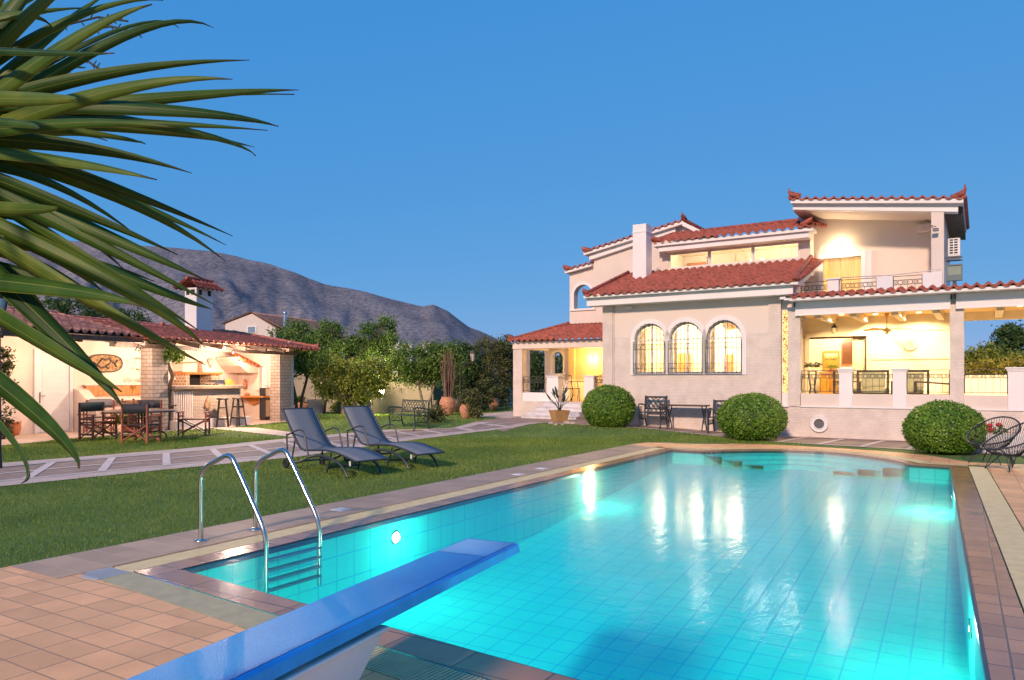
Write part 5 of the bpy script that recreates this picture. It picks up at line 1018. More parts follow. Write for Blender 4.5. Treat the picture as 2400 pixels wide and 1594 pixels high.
# x along the board (0 at the tip, negative towards the camera), y to the left
mb = MB(); n = 24; sec = [(-.205,.385),(-.195,.432),(-.178,.440),(.178,.440),(.195,.432),(.205,.385),(.19,.378),(-.19,.378)]; vs = []; xs = [.02, .005] + [-4.1*k/n for k in range(1, n+1)]
for i, x in enumerate(xs):
    q = .93 if i == 0 else 1
    for y, z in sec: vs.append((x, y*q, (z-.41)*q+.41 + .004*x))
k = len(sec); mb.add(vs, [(i*k+j, i*k+(j+1) % k, (i+1)*k+(j+1) % k, (i+1)*k+j) for i in range(len(xs)-1) for j in range(k)]); mb.add(vs[:k], [tuple(range(k))[::-1]]); mb.build('board', M['board_blue'], brd)
mb = MB(); mb.add([(-.02,-.165,.4425),(-.02,.165,.4425),(-.40,.165,.441),(-.40,-.165,.441)], [(0,1,2,3)]); mb.build('tip_grip', mat('pale_blue_grip', (.32,.62,.92), .38, var=.12, vs=3, bump=.5, bs=260), brd)  # separate lighter tip piece, with sky sheen put into its pale blue
mb = MB(); mb.add([(-.412,-.165,.441),(-.412,.165,.441),(-3.9,.165,.427),(-3.9,-.165,.427)], [(0,1,2,3)]); mb.build('grip_surface', M['board_blue2'], brd)
mb = MB(); mb.box(-3.9,-1.52,-.15,.15,.345,.366); mb.build('rubber_pad', M['rubber'], brd)
vs = []; 
for x, y, z in [(-1.45,.185,.345),(-1.78,.15,.0),(-3.9,.15,.0),(-4.0,.185,.33)]: vs += [(x,-y,z),(x,y,z)]
mb = MB(); mb.add(vs, [(0,1,3,2),(2,3,5,4),(4,5,7,6),(6,7,1,0),(0,2,4,6),(1,7,5,3)]); mb.box(-4.0,-1.44,-.195,.195,.318,.345); mb.build('stand', M['fibre_white'], brd, .012)
[MB().lathe([(0,.006),(.012,.006),(.014,0)], (x,y,.430), 10).build('bolt', M['steel'], brd) for x in (-3.05,-3.35) for y in (-.11,.11)]
MB().box(-2.05,-1.98,-.155,-.147,.346,.364).build('wooden_shim', M['wood_panel'], brd)

# ------------------------------------------------------------------ sun loungers
lrot = math.atan2(-.675, .737)
def lounger():
    t = thing('sun_lounger', 'charcoal sun lounger with raised back nearer the pool ladder', 'sun lounger', (0,0,0), lrot, 'sun loungers on the lawn')
    pr = smooth([(-.30,.99),(-.18,.84),(.02,.60),(.22,.40),(.36,.345),(.52,.345),(.80,.365),(1.05,.375),(1.30,.355),(1.60,.30),(1.80,.255)], 5)
    mb = MB(); vs = [(p.x, y, p.y) for p in pr for y in (-.29,-.1,.1,.29)]; k = 4; mb.add(vs, [(i*k+j, i*k+j+1, (i+1)*k+j+1, (i+1)*k+j) for i in range(len(pr)-1) for j in range(3)], True); mb.build('sling', M['sling'], t, solid=.006)
    for y in (-.30,.30):
        MB().tube([(p.x, y, p.y-.004) for p in pr], .017, 8).build('side_rail', M['alu'], t)
        MB().tube(smooth([(-.10,y*1.07,.10),(.25,y*1.07,.13),(.60,y*1.07,.24),(.95,y*1.07,.28),(1.30,y*1.07,.23),(1.52,y*1.07,.12),(1.62,y*1.07,0)], 4), .020, 8).build('leg', M['alu'], t)
        MB().tube(smooth([(-.06,y*1.12,.12),(-.10,y*1.12,.55),(-.07,y*1.12,.565),(.18,y*1.12,.645),(.33,y*1.12,.66),(.43,y*1.12,.60),(.56,y*1.12,.25)], 4), .014, 8).build('armrest', M['alu'], t)
        MB().tube([(1.15,y,.33),(1.02,y,.02)], .016, 8).build('prop', M['alu'], t); MB().tube([(.08,y*.95,.50),(-.02,y*.95,.16)], .014, 8).build('back_strut', M['alu'], t)
    for x_, z_ in ((-.10,.10),(-.30,.985),(1.80,.25),(1.05,.10)): MB().tube([(x_,-.31,z_),(x_,.31,z_)], .015, 8).build('crossbar', M['alu'], t)
    for y in (-.35,.35):
        w = MB().ring((-.10,y,.085), .066, .020, 'y', 18, 8).build('wheel', M['rubber'], t); mb = MB(); [mb.bar((-.10,y,.085),(-.10+.06*math.cos(a),y,.085+.06*math.sin(a)),.014,.014,(0,1,0)) for a in [2*math.pi*k/5 for k in range(5)]]; mb.build('spokes', M['alu'], w)
    MB().box(1.66,1.70,-.325,-.318,.18,.25).build('care_tag', M['white_plastic'], t)
    return t
lg = lounger(); a = Vector((.737,-.675,0)); s_ = Vector((.675,.737,0))
def lpos(px, py): p = G(px, py); q = p - a*1.62 + s_*.32; return Vector((q.x, q.y, gz(q.x, q.y)+.012))
lg.location = lpos(815, 1121); dup(lg, lpos(958.5, 1102), lrot, 'charcoal sun lounger with raised back nearer the house')

# ------------------------------------------------------------------ iron seats: bench and chairs with lattice backs
def iron_seat(name, label, cat, loc, rz, W, m, group=None):
    t = thing(name, label, cat, loc, rz, group); h = W/2
    mb = MB(); mb.bar((-h,.26,.86),(h,.26,.86),.03,.05); mb.bar((-h,.20,.52),(h,.20,.52),.03,.035); n = max(3, round(W/.17))
    for s_ in (-1, 1): mb.bar((s_*h,.20,.45),(s_*h,.265,.90),.04,.03,(0,1,0)); mb.bar((s_*h*.86,.205,.52),(s_*h*.86,.255,.85),.035,.012,(0,1,0))
    x0, x1 = -h*.84, h*.84; st = (x1-x0)/n; f = lambda x, z: (x, .20+.055*(z-.52)/.33, z)
    for k in range(n+1):
        for d in (-1, 1):
            xa = x0+st*k; xb = xa+d*st*2; za, zb = .53, .85
            if xb > x1: zb = .53+.32*(x1-xa)/(xb-xa); xb = x1
            if xb < x0: zb = .53+.32*(xa-x0)/(xa-xb); xb = x0
            if abs(zb-za) > .02: mb.bar(f(xa,za), f(xb,zb), .024, .012, (0,1,0))
    mb.build('backrest', M[m], t)
    mb = MB(); [mb.box(-h,h,y,y+.055,.42,.445) for y in (-.24,-.17,-.10,-.03,.04,.11,.18)]; mb.build('seat', M[m], t)
    for s_ in (-1, 1):
        x = s_*h
        MB().tube(smooth([(x,-.30,0),(x,-.25,.05),(x,-.22,.22),(x,-.25,.42)], 4), [.022]*13, 8).build('leg', M[m], t); MB().tube(smooth([(x,.36,0),(x,.30,.05),(x,.22,.24),(x,.20,.44)], 4), [.022]*13, 8).build('leg', M[m], t)
        MB().tube(smooth([(x,-.24,.43),(x,-.25,.58),(x,-.27,.64),(x,-.18,.665),(x,.02,.655),(x,.22,.62)], 4), .020, 8).build('armrest', M[m], t)
        MB().ring((x,-.08,.54), .055, .010, 'x').bar((x,-.08,.44),(x,-.08,.49),.015,.015,(0,1,0)).build('scroll', M[m], t); MB().ring((x,-.10,.30), .06, .010, 'x').ring((x,.06,.30), .06, .010, 'x').bar((x,-.22,.24),(x,.22,.24),.02,.02).build('scroll', M[m], t)
p0, p1 = G(909,1007), G(985,1002); bl_ = G(958,1005); dvec = (p1-p0).normalized()
iron_seat('garden_bench', 'dark green iron garden bench with lattice back on the path edge', 'bench', bl_ + Vector((-.05,.28,0)), math.atan2(dvec.y, dvec.x)-.12, 1.32, 'iron_green')
for px, lb in ((1530,'dark iron chair with lattice back left of the wall table'),(1694,'dark iron chair half hidden behind the clipped bush')):
    r = (px-1200)/FPX; n0 = -.50; s0 = (r*(P0.y+n0*HN.y)-P0.x-n0*HN.x)/(HU.x-r*HU.y); q = hw(s0, n0)
    iron_seat('iron_chair', lb, 'chair', Vector((q.x, q.y, gz(q.x,q.y)+.012)), HA, .64, 'iron', 'iron chairs by the house wall')
r = (1609-1200)/FPX; s0 = (r*(P0.y-.42*HN.y)-P0.x+.42*HN.x)/(HU.x-r*HU.y); q = hw(s0, -.42)
t = thing('wall_table', 'narrow dark wooden table on iron legs against the house wall', 'table', (q.x, q.y, gz(q.x,q.y)+.012), HA)
MB().box(-.60,.60,-.24,.24,.665,.70).build('tabletop', M['wood_dark'], t, .008)
for x in (-.50,.50):
    for s_ in (-1,1): MB().tube(smooth([(x,.20*s_,0),(x,.13*s_,.2),(x,.06*s_,.36),(x,.12*s_,.52),(x,.20*s_,.665)], 4), .017, 8).build('leg', M['iron'], t)
    MB().ring((x,0,.36), .06, .010, 'x').ring((x,0,.22), .05, .009, 'x').ring((x,0,.52), .055, .009, 'x').build('scroll', M['iron'], t)
# ------------------------------------------------------------------ wire chairs
def wire_chair(label, loc, rz):
    t = thing('wire_chair', label, 'chair', loc, rz, 'wire chairs at the pool corner')
    rim = []; nst = 64
    for k in range(nst+1):
        w = 2*math.pi*k/nst; y = .47*math.cos(w); x = .39*math.sin(w)*(1+.10*math.cos(w)); rim.append(Vector((x, y, .55 + .23*math.cos(w) + .03*math.cos(2*w))))   # y+ is the back
    MB().tube(rim, .014, 8).build('rim', M['iron'], t)
    mb = MB(); hub = [Vector((.13*math.sin(2*math.pi*k/nst), -.02+.11*math.cos(2*math.pi*k/nst), .24)) for k in range(nst)]
    for k in range(nst): p, q = rim[k], hub[k]; md = p.lerp(q, .55) + Vector((0,0,-.035)) + Vector((p.x,p.y,0))*.05; mb.tube([p, md, q], .0042, 4)
    mb.build('cords', M['rubber'], t); mb = MB(); mb.tube(hub+hub[:1], .010, 6); [mb.tube([hub[k], hub[(nst//2-k) % nst]], .0042, 4) for k in range(0, nst, 3)]; mb.build('seat_ring', M['iron'], t)
    for sx, sy in ((-1,-1),(1,-1),(-1,1),(1,1)): MB().tube([(sx*.10,sy*.09-.02,.25),(sx*.27,sy*.25-.02,0),], .009, 6).tube([(sx*.27,sy*.25-.02,0),(sx*.13,sy*.22,.30)], .007, 6).build('leg', M['iron'], t)
    return t
p = G(2325, 1086); wire_chair('black corded round chair behind, seen against the clipped bush', (p.x, p.y, .01), R(-58))
p = G(2372, 1103); wire_chair('black corded round chair in front, cut by the right picture edge', (p.x, p.y, .01), R(-84))
p = G(2372, 1066); t = thing('flower_planter', 'pale planter with red flowers seen through the wire chairs', 'planter', (p.x-.15, p.y+.3, .01), HA)
MB().box(-.5,.5,-.14,.14,0,.38).build('planter_box', M['marble'], t, .01)
mb = MB(); r_ = random.Random(5); [mb.ell((r_.uniform(-.4,.1), r_.uniform(-.1,.1), .50+r_.uniform(-.05,.08)), (.06,.06,.045), 8, 6) for _ in range(9)]; mb.build('flowers', M['red'], t); mb = MB(); leafy(mb, (-.1,0,.36), 90, .3, .10, .035, .7, 2); mb.build('foliage', M['leaf_mid'], t)

# ------------------------------------------------------------------ pots and planters
def pot_obj(name, label, px, py, wpx, hpx, D=None, m='terracotta', group='clay pots in the garden', prof=None):
    p = G(px, py); D = p.y; s = D/FPX; w, h = wpx*s/2, hpx*s; t = thing(name, label, 'pot', (p.x, p.y, p.z), 0, group)
    prof = prof or [(.0,0),(.50,0),(.62,.08),(.92,.42),(1,.60),(.93,.80),(.72,.93),(.74,.97),(.80,1.0),(.74,1.0),(.66,.94),(.0,.90)]
    MB().lathe([(r*w, z*h) for r, z in prof], (0,0,0), 28).build('body', M[m], t)
    mb = MB(); [mb.ring((0,0,h*z), w*r*1.003, .012*w/.35, 'z', 28, 5) for z, r in ((.42,.92),(.70,.975))]; mb.build('band', M[m], t); return t, w, h
t, w, h = pot_obj('tall_pot', 'large terracotta pot holding a sheaf of dry reeds', 1049, 973, 38, 43)
mb = MB(); r_ = random.Random(3)
for k in range(60):
    a = r_.uniform(0, 6.28); q = r_.uniform(0, .6)*w; e_ = r_.uniform(.3, 1.1)*w; H_ = r_.uniform(1.5, 2.35); mb.tube([(q*math.cos(a), q*math.sin(a), h*.85), (.5*(q+e_)*math.cos(a)+r_.uniform(-.03,.03), .5*(q+e_)*math.sin(a), h+H_*.35), (e_*math.cos(a), e_*math.sin(a), h*.9+H_*.8)], [.014,.011,.005], 5)
mb.build('reeds', M['twig'], t)
t, w, h = pot_obj('clay_pot', 'terracotta pot overgrown with a hanging shrub near the lamp post', 1092, 981, 30, 33); crown('foliage', [((.18,0,h+.15),(.35,.3,.35)),((.30,-.1,.3),(.18,.2,.3))], 1500, .05, .02, M['leaf_brown'], t, .18)
t, w, h = pot_obj('clay_pot', 'wide terracotta pot standing beside the pavilion pillar', 708, 967, 46, 25); crown('foliage', [((-.2,0,h+.1),(.3,.3,.12))], 500, .06, .02, M['leaf_mid'], t, .15)
t, w, h = pot_obj('clay_pot', 'terracotta pot under the grey green tree left of the porch', 1158, 963, 26, 30)
t, w, h = pot_obj('clay_pot', 'orange terracotta bowl beside the white kitchen door', 25, 1021, 42, 33, m='terracotta_red', prof=[(0,0),(.70,0),(.85,.12),(1,.55),(.97,.85),(1.02,.92),(1.02,1.0),(.93,1.0),(.88,.88),(0,.85)])
t, w, h = pot_obj('dark_pot', 'dark clay pot half hidden behind the tall reed pot', 1028, 968, 30, 30, m='wood_dark'); 
t, w, h = pot_obj('dark_pot', 'dark clay pot at right behind the tall reed pot', 1074, 967, 28, 32, m='wood_dark')
p = G(682, 975); t = thing('spiky_plant', 'bright green spiky plant in a black pot at the pillar', 'plant', (p.x, p.y, 0)); MB().lathe([(0,0),(.14,0),(.17,.34),(.15,.34),(0,.3)], (0,0,0), 16).build('pot', M['rubber'], t)
mb = MB(); r_ = random.Random(8)
for k in range(70):
    a = r_.uniform(0,6.28); e_ = r_.uniform(.05,.42); H_ = r_.uniform(.3,.62); d = Vector((math.cos(a),math.sin(a),0)); s_ = Vector((-d.y,d.x,0))*.018; mb.add([Vector((0,0,.3))-s_, Vector((0,0,.3))+s_, d*e_*.6+Vector((0,0,.3+H_*.8))+s_, d*e_+Vector((0,0,.3+H_)), d*e_*.6+Vector((0,0,.3+H_*.8))-s_], [(0,1,2,3,4)])
mb.build('foliage', leafmat('bright_green_leaf', [(.1,(.06,.16,.02)),(.9,(.20,.42,.06))]), t)
p = G(744, 969); t = thing('trough_planter', 'dark rectangular trough standing before the garden wall', 'planter', (p.x, p.y, 0)); MB().prism([(-.30,0),(.30,0),(.36,.50),(.42,.56),(.42,.62),(-.42,.62),(-.42,.56),(-.36,.50)], [], -.25, .25, 'xz').build('trough_body', mat('slate_blue', (.06,.065,.09), .6), t, .01)
p = G(1311, 990); p = Vector((p.x, p.y, gz(p.x,p.y))); t = thing('square_planter', 'sand coloured square planter with bird of paradise plant by the steps', 'planter', p, R(20))
mb = MB(); a_, b_, h_ = .17, .26, .38; vs = [(-a_,-a_,0),(a_,-a_,0),(a_,a_,0),(-a_,a_,0),(-b_,-b_,h_),(b_,-b_,h_),(b_,b_,h_),(-b_,b_,h_),(-b_+.03,-b_+.03,h_),(b_-.03,-b_+.03,h_),(b_-.03,b_-.03,h_),(-b_+.03,b_-.03,h_),(-b_+.03,-b_+.03,h_-.06),(b_-.03,-b_+.03,h_-.06),(b_-.03,b_-.03,h_-.06),(-b_+.03,b_-.03,h_-.06)]
mb.add(vs, [(0,3,2,1),(0,1,5,4),(1,2,6,5),(2,3,7,6),(3,0,4,7),(4,5,9,8),(5,6,10,9),(6,7,11,10),(7,4,8,11),(8,9,13,12),(9,10,14,13),(10,11,15,14),(11,8,12,15),(12,13,14,15)]); mb.build('pot', M['sand_pot'], t, .006)
mb = MB(); r_ = random.Random(21)
for k in range(13):
    a = 2*math.pi*k/13*1.62; e_ = r_.uniform(.10,.42); H_ = r_.uniform(.22,.58); d = Vector((math.cos(a),math.sin(a),0)); tp = d*e_+Vector((0,0,h_+H_)); mb.tube([(0,0,h_-.05), d*e_*.35+Vector((0,0,h_+H_*.5)), tp], [.014,.011,.006], 6)
    ax = (d*.6+Vector((0,0,.8))).normalized(); s_ = Vector((-d.y,d.x,0))*.05; mb.add([tp-ax*.03, tp+ax*.10-s_, tp+ax*.22-s_*.7, tp+ax*.32, tp+ax*.22+s_*.7, tp+ax*.10+s_], [(0,1,2,3,4,5)])
mb.build('foliage', leafmat('strelitzia_leaf', [(.1,(.025,.055,.04)),(.9,(.08,.13,.08))]), t)
r_ = random.Random(2)
for k, (px, py, w_) in enumerate([(1292,994,.10),(1303,997,.07),(1330,993,.13),(1343,994,.11),(1318,997,.06)]):
    p = G(px, py); mb = MB(); mb.ell((0,0,.02), (w_, w_*.8, w_*.55), 9, 6); mb.v = [(x*(1+.12*math.sin(7*x/w_+k)), y*(1+.12*math.cos(5*y/w_)), z) for x, y, z in mb.v]; o = mb.build('garden_stone', M['stone']); o.location = p
    tag(o, ['pale stone at the left foot of the square planter','small pale stone in front of the square planter','largest brown stone at the right foot of the square planter','brown stone at the outer right of the square planter','small stone under the middle of the square planter'][k], 'stone', 'stones around the square planter')
def shrub(label, px, py, blobs, n, m='leaf_yellow', name='low_shrub', l=.05, w=.022, cat='shrub'):
    p = G(px, py); t = thing(name, label, cat, (p.x, p.y, p.z)); crown('foliage', blobs, n, l, w, M[m], t, .16); mb = MB(); [mb.tube([(x*.3,y*.3,-.02),(x,y,.25)], [.02,.008], 5) for x, y in ((0,0),(.12,.05),(-.1,.04))]; mb.build('stem', M['bark'], t)
shrub('low yellow green shrub under the rounded tree', 800, 969, [((0,0,.25),(.45,.35,.25)),((.3,0,.2),(.3,.3,.2))], 1600)
shrub('small leafy shrub growing at the right end of the garden bench', 1000, 990, [((.1,.3,.30),(.35,.3,.22)),((.25,.2,.25),(.25,.25,.2))], 700, 'leaf_brown')
shrub('pale green shrub behind the left part of the bench', 965, 966, [((0,0,.7),(.3,.3,.25))], 500)
shrub('pale flowering shrub behind the clay pots near the porch', 1130, 966, [((0,0,.8),(.5,.4,.6)),((-.2,0,.4),(.4,.4,.4))], 2000, 'leaf_olive')
shrub('climbing plant at the left picture edge beside the clay bowl', 2, 1030, [((0,0,.5),(.2,.2,.5)),((-.1,0,1.3),(.2,.2,.4)),((0,0,2.0),(.22,.22,.35))], 1500, 'leaf_olive', 'climbing_plant', cat='plant')

# ------------------------------------------------------------------ garden wall, lamp posts, spotlight
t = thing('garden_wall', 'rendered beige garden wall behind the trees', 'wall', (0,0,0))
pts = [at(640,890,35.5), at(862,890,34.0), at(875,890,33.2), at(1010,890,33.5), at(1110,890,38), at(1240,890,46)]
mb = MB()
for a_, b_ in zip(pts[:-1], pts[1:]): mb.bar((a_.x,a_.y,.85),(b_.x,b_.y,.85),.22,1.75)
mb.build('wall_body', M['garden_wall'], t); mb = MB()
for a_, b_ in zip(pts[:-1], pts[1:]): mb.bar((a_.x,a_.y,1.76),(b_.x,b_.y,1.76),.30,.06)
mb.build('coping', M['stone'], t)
p = at(895, 918, 31.6); t = thing('garden_light', 'bright lit garden spotlight in front of the garden wall', 'spotlight', (p.x, p.y, 0)); MB().tube([(0,0,0),(0,0,p.z-.05)], .018, 8).build('stake', M['iron'], t); MB().lathe([(.02,-.08),(.09,-.02),(.10,.05),(.0,.06)], (0,0,p.z), 14).build('housing', M['iron'], t); MB().ell((0,-.06,p.z+.02), (.12,.12,.12), 14, 10).build('bulb', glow('white_hot_bulb', (1.,.84,.55), 60), t); lamp((0,-.30,p.z+.1), 260, (1.,.80,.48), t, .09)
def lantern(mb_, gl, z, x=0, s=1.):
    mb_.lathe([(.05*s,0),(.14*s,.03*s),(.03*s,.13*s),(0,.15*s)], (x,0,z+.30*s), 6); mb_.lathe([(.0,-.04*s),(.06*s,-.02*s),(.07*s,0)], (x,0,z), 6)
    [mb_.tube([(x+.07*s*math.cos(a),.07*s*math.sin(a),z),(x+.12*s*math.cos(a),.12*s*math.sin(a),z+.30*s)], .007*s, 4) for a in [math.pi*k/3 for k in range(6)]]
    gl.lathe([(.066*s,0),(.115*s,.30*s)], (x,0,z), 6); gl.ell((x,0,z+.12*s), (.03*s,.03*s,.06*s), 8, 6)
p = at(-2, 890, 12.5); t = thing('lamp_post', 'black lantern lamp post at the left picture edge', 'lamp post', (p.x, p.y, 0)); zt = EYE + 12.5*(890-748)/FPX
mb = MB(); gl = MB(); mb.tube([(0,0,0),(0,0,.4),(0,0,zt)], [.05,.035,.025], 10); lantern(mb, gl, zt, 0, 1.15); mb.build('post', M['iron'], t); gl.build('lantern_glass', mat('lantern_glass', (.35,.38,.42), .15), t)
p = G(1080, 966); t = thing('lamp_post', 'grey two armed lamp post standing before the dark trees', 'lamp post', (p.x, p.y, 0)); s = p.y/FPX; zt = 1.5 + (890-846)*s
mb = MB(); gl = MB(); mb.tube([(0,0,0),(0,0,.4),(0,0,zt)], [.075,.05,.04], 10).tube(smooth([(-.50,0,zt-.02),(-.3,0,zt-.14),(0,0,zt-.02),(.3,0,zt-.14),(.5,0,zt-.02)], 4), .025, 8); [lantern(mb, gl, zt, x, 1.0) for x in (-.5,.5)]; mb.build('post', M['beam_wood'], t); gl.build('lantern_glass', mat('lantern_glass_pale', (.55,.50,.46), .2), t)

# ------------------------------------------------------------------ dining group on the grass
def director_chair(label, loc, rz, cover, back=True):
    t = thing('director_chair', label, 'chair', loc, rz, 'folding wooden chairs around the table')   # faces -y
    for x in (-.34,.34):
        for y in (-.22,.22): MB().box(x-.02,x+.02,y-.022,y+.022,0,.62 if y < 0 or not back else .92).build('leg', M['wood_red'], t)
        MB().box(x-.035,x+.035,-.29,.27,.62,.645).build('armrest', M['wood_red'], t); mb = MB(); [mb.box(x-.012,x+.012,-.22,.22,z,z+.05) for z in (.12,.36,.50)]; mb.build('side_rail', M['wood_red'], t)
    for y in (-.19,.19): MB().bar((-.34,y,.06),(.34,y,.44),.025,.045,(0,1,0)).bar((.34,y+.02,.06),(-.34,y+.02,.44),.025,.045,(0,1,0)).build('cross_legs', M['wood_red'], t)
    MB().box(-.34,.34,-.20,.20,.425,.45).build('seat', M['wood_dark'], t)
    if back:
        mb = MB(); n = 8; mb.add([(-.37+.74*i/n, .215+.035*math.sin(math.pi*i/n), z) for z in (.70,.93) for i in range(n+1)], [(i,i+1,n+2+i,n+1+i) for i in range(n)], True); mb.build('back_canvas', M[cover], t, solid=.012)
    return t
M['khaki'] = mat('grey_green_canvas', (.06,.075,.05), .8); M['grey_towel'] = mat('grey_cloth', (.27,.25,.27), .9)
p = G(331, 1038); director_chair('wooden folding chair with black canvas back nearest the path', p, R(168), 'canvas')
p = G(230, 1030); director_chair('wooden folding chair with green canvas back left of the table', p, R(70), 'khaki')
p = G(455, 1021); director_chair('low red brown chair without back canvas right of the table', p, R(10), 'canvas', False)
p = G(232, 1014); t = director_chair('wooden folding chair with grey cloth hung over its back behind the table', p, R(20), 'grey_towel'); mb = MB(); mb.prism([(-.28,.95),(.28,.95),(.26,.76),(0,.62),(-.26,.74)], [], .27, .285, 'xz'); mb.build('hanging_cloth', M['grey_towel'], t)
p = G(340, 1016); director_chair('wooden folding chair with black canvas back on the far table side', p, R(-8), 'canvas')
p = G(332, 1030); t = thing('garden_table', 'round wooden table with curved iron legs on the grass', 'table', p)
MB().lathe([(0,.70),(.86,.70),(.88,.715),(.86,.735),(0,.735)], (0,0,0), 40).build('tabletop', mat('weathered_table_wood', (.12,.075,.058), .45, var=.2, vs=6), t)
for k in range(4): a = math.pi*k/2+.5; MB().tube(smooth([(.58*math.cos(a),.58*math.sin(a),0),(.54*math.cos(a),.54*math.sin(a),.13),(.40*math.cos(a),.40*math.sin(a),.20),(.10*math.cos(a),.10*math.sin(a),.22),(.07*math.cos(a),.07*math.sin(a),.70)], 4), .019, 8).build('leg', M['iron'], t)
zt = p.z + .735
for k, (px, lb, dy) in enumerate([(272,'wine glass at the left end of the round table',.1),(290,'wine glass second from the left on the round table',.3),(318,'wine glass in the middle of the round table',-.1),(338,'wine glass right of the middle on the round table',.25),(356,'wine glass at the right end of the round table',.0)]):
    q = at(px, 890, p.y+dy); t = thing('wine_glass', lb, 'glass', (q.x, q.y, zt), 0, 'wine glasses on the round table'); MB().lathe([(0,0),(.035,.002),(.006,.01),(.005,.09),(.03,.12),(.042,.16),(.036,.21)], (0,0,0), 14).build('wine_glass_bowl', M['clear'], t)
for px, lb, dy in ((286,'small red flower in a bud vase on the table left side',.2),(312,'small red flower in a bud vase at the table middle',.35)):
    q = at(px, 890, p.y+dy); t = thing('bud_vase', lb, 'vase', (q.x, q.y, zt), 0, 'bud vases on the round table'); MB().lathe([(0,0),(.025,0),(.03,.06),(.012,.12),(.015,.14)], (0,0,0), 12).build('vase_body', M['white_plastic'], t); MB().tube([(0,0,.1),(.01,0,.24)], .004, 5).build('stem', M['leaf_mid'], t); MB().ell((.01,0,.26), (.03,.03,.028), 8, 6).build('petals', M['red'], t)
p = G(300, 1014); t = thing('potted_plant', 'leafy green plant in a red pot under the table', 'plant', p); MB().lathe([(0,0),(.10,0),(.14,.24),(.12,.24),(0,.2)], (0,0,0), 14).build('pot', M['terracotta_red'], t); crown('foliage', [((0,0,.42),(.28,.28,.2))], 700, .05, .025, M['leaf_yellow'], t, .12)
# pillar creeper tree
p = G(395, 1015); base = Vector((p.x, p.y, 0)); q = kw_(.45,-.25) ; t = thing('creeper_tree', 'crooked thin trunk with leafy top climbing the left kitchen pillar', 'tree', (q.x, q.y, 0)); Dq = q.y
f_ = lambda px, py: at(px, py, Dq) - Vector((q.x, q.y, 0))
MB().tube(smooth([f_(392,1008)*1, f_(391,960), f_(394,925), f_(400,897), f_(404,880), f_(396,860), f_(392,845), f_(396,828)], 4), .055, 9).build('trunk', M['bark'], t)
def bl(px, py, rx, ry): c = f_(px, py); return ((c.x,c.y,c.z),(rx*Dq/FPX,rx*Dq/FPX*.8,ry*Dq/FPX))
crown('crown', [bl(375,812,25,16), bl(392,826,22,14), bl(350,808,20,10), bl(408,835,14,8)], 1500, .055, .035, M['leaf_mid'], t, .16)
MB().tube([f_(392,952), f_(414,950)], [.03,.02], 6).build('branch_stub', M['bark'], t)

# ------------------------------------------------------------------ neighbouring houses
o = at(600, 890, 62); t = thing('neighbour_house', 'pale neighbouring house with tiled gable roof behind the pavilion', 'house', (o.x, o.y, 0), R(-18)); s = 62/FPX
mb = MB(); mb.prism([(-3.1,0),(2.0,0),(2.0,EYE+(890-772)*s),(-.4,EYE+(890-735)*s),(-3.1,EYE+(890-757)*s)], [], 0, 9, 'xz'); mb.build('wall', M['pale_house'], t)
zr = EYE+(890-733)*s; mb = MB(); tile_roof(mb, (-3.35,-.2,EYE+(890-757)*s-.02),(-3.35,9.2,EYE+(890-757)*s-.02),(-.4,-.2,zr+.05),(-.4,9.2,zr+.05), .3, .05, .45); tile_roof(mb, (4.0,9.2,EYE+(890-790)*s),(4.0,-.2,EYE+(890-790)*s),(-.4,9.2,zr+.05),(-.4,-.2,zr+.05), .3, .05, .45); mb.build('roof', mat('faded_tile', (.40,.22,.17), .85, var=.3, vs=5), t)
MB().box(-.9,.1,-.06,.0,EYE+(890-780)*s,EYE+(890-764)*s).build('window', M['white'], t); MB().box(-.75,-.05,-.08,-.065,EYE+(890-779)*s,EYE+(890-766)*s).build('pane', mat('blue_pane', (.20,.27,.38), .15), t)
p = at(668, 890, 50); t = thing('flue_pipe', 'shiny metal flue pipe rising above the trees', 'flue', (p.x, p.y, 0)); s = 50/FPX; MB().tube([(0,0,0),(0,0,EYE+(890-735)*s)], .12, 14).lathe([(.12,0),(.15,.04),(.15,.14),(.06,.24),(0,.25)], (0,0,EYE+(890-737)*s), 14).build('flue_pipe_body', mat('galvanised', (.45,.50,.56), .3, .8), t)
for k, (px, py, w_, h_, lb) in enumerate([(925,806,20,8,'low white house far off at the mountain foot, leftmost'),(952,811,26,6,'long low white house far off above the bench tree'),(1001,810,12,8,'small white house far off with a flat roof'),(1021,813,10,6,'tiny white house far off beside the flat roofed one')]):
    D = 330; s = D/FPX; p = at(px, py, D); t = thing('distant_house', lb, 'house', (p.x, D, 0), R(10*k), 'distant white houses at the mountain foot')
    MB().box(-w_*s/2,w_*s/2,0,5,0,p.z+h_*s/2).build('wall', M['white'], t); MB().box(-w_*s/2-.2,w_*s/2+.2,-.3,5.2,p.z+h_*s/2,p.z+h_*s/2+.4).build('roof', M['pale_house'], t); mb = MB(); mb.box(-.6,.6,-.05,0,p.z-.6,p.z+.7); mb.build('window', M['dark'], t)

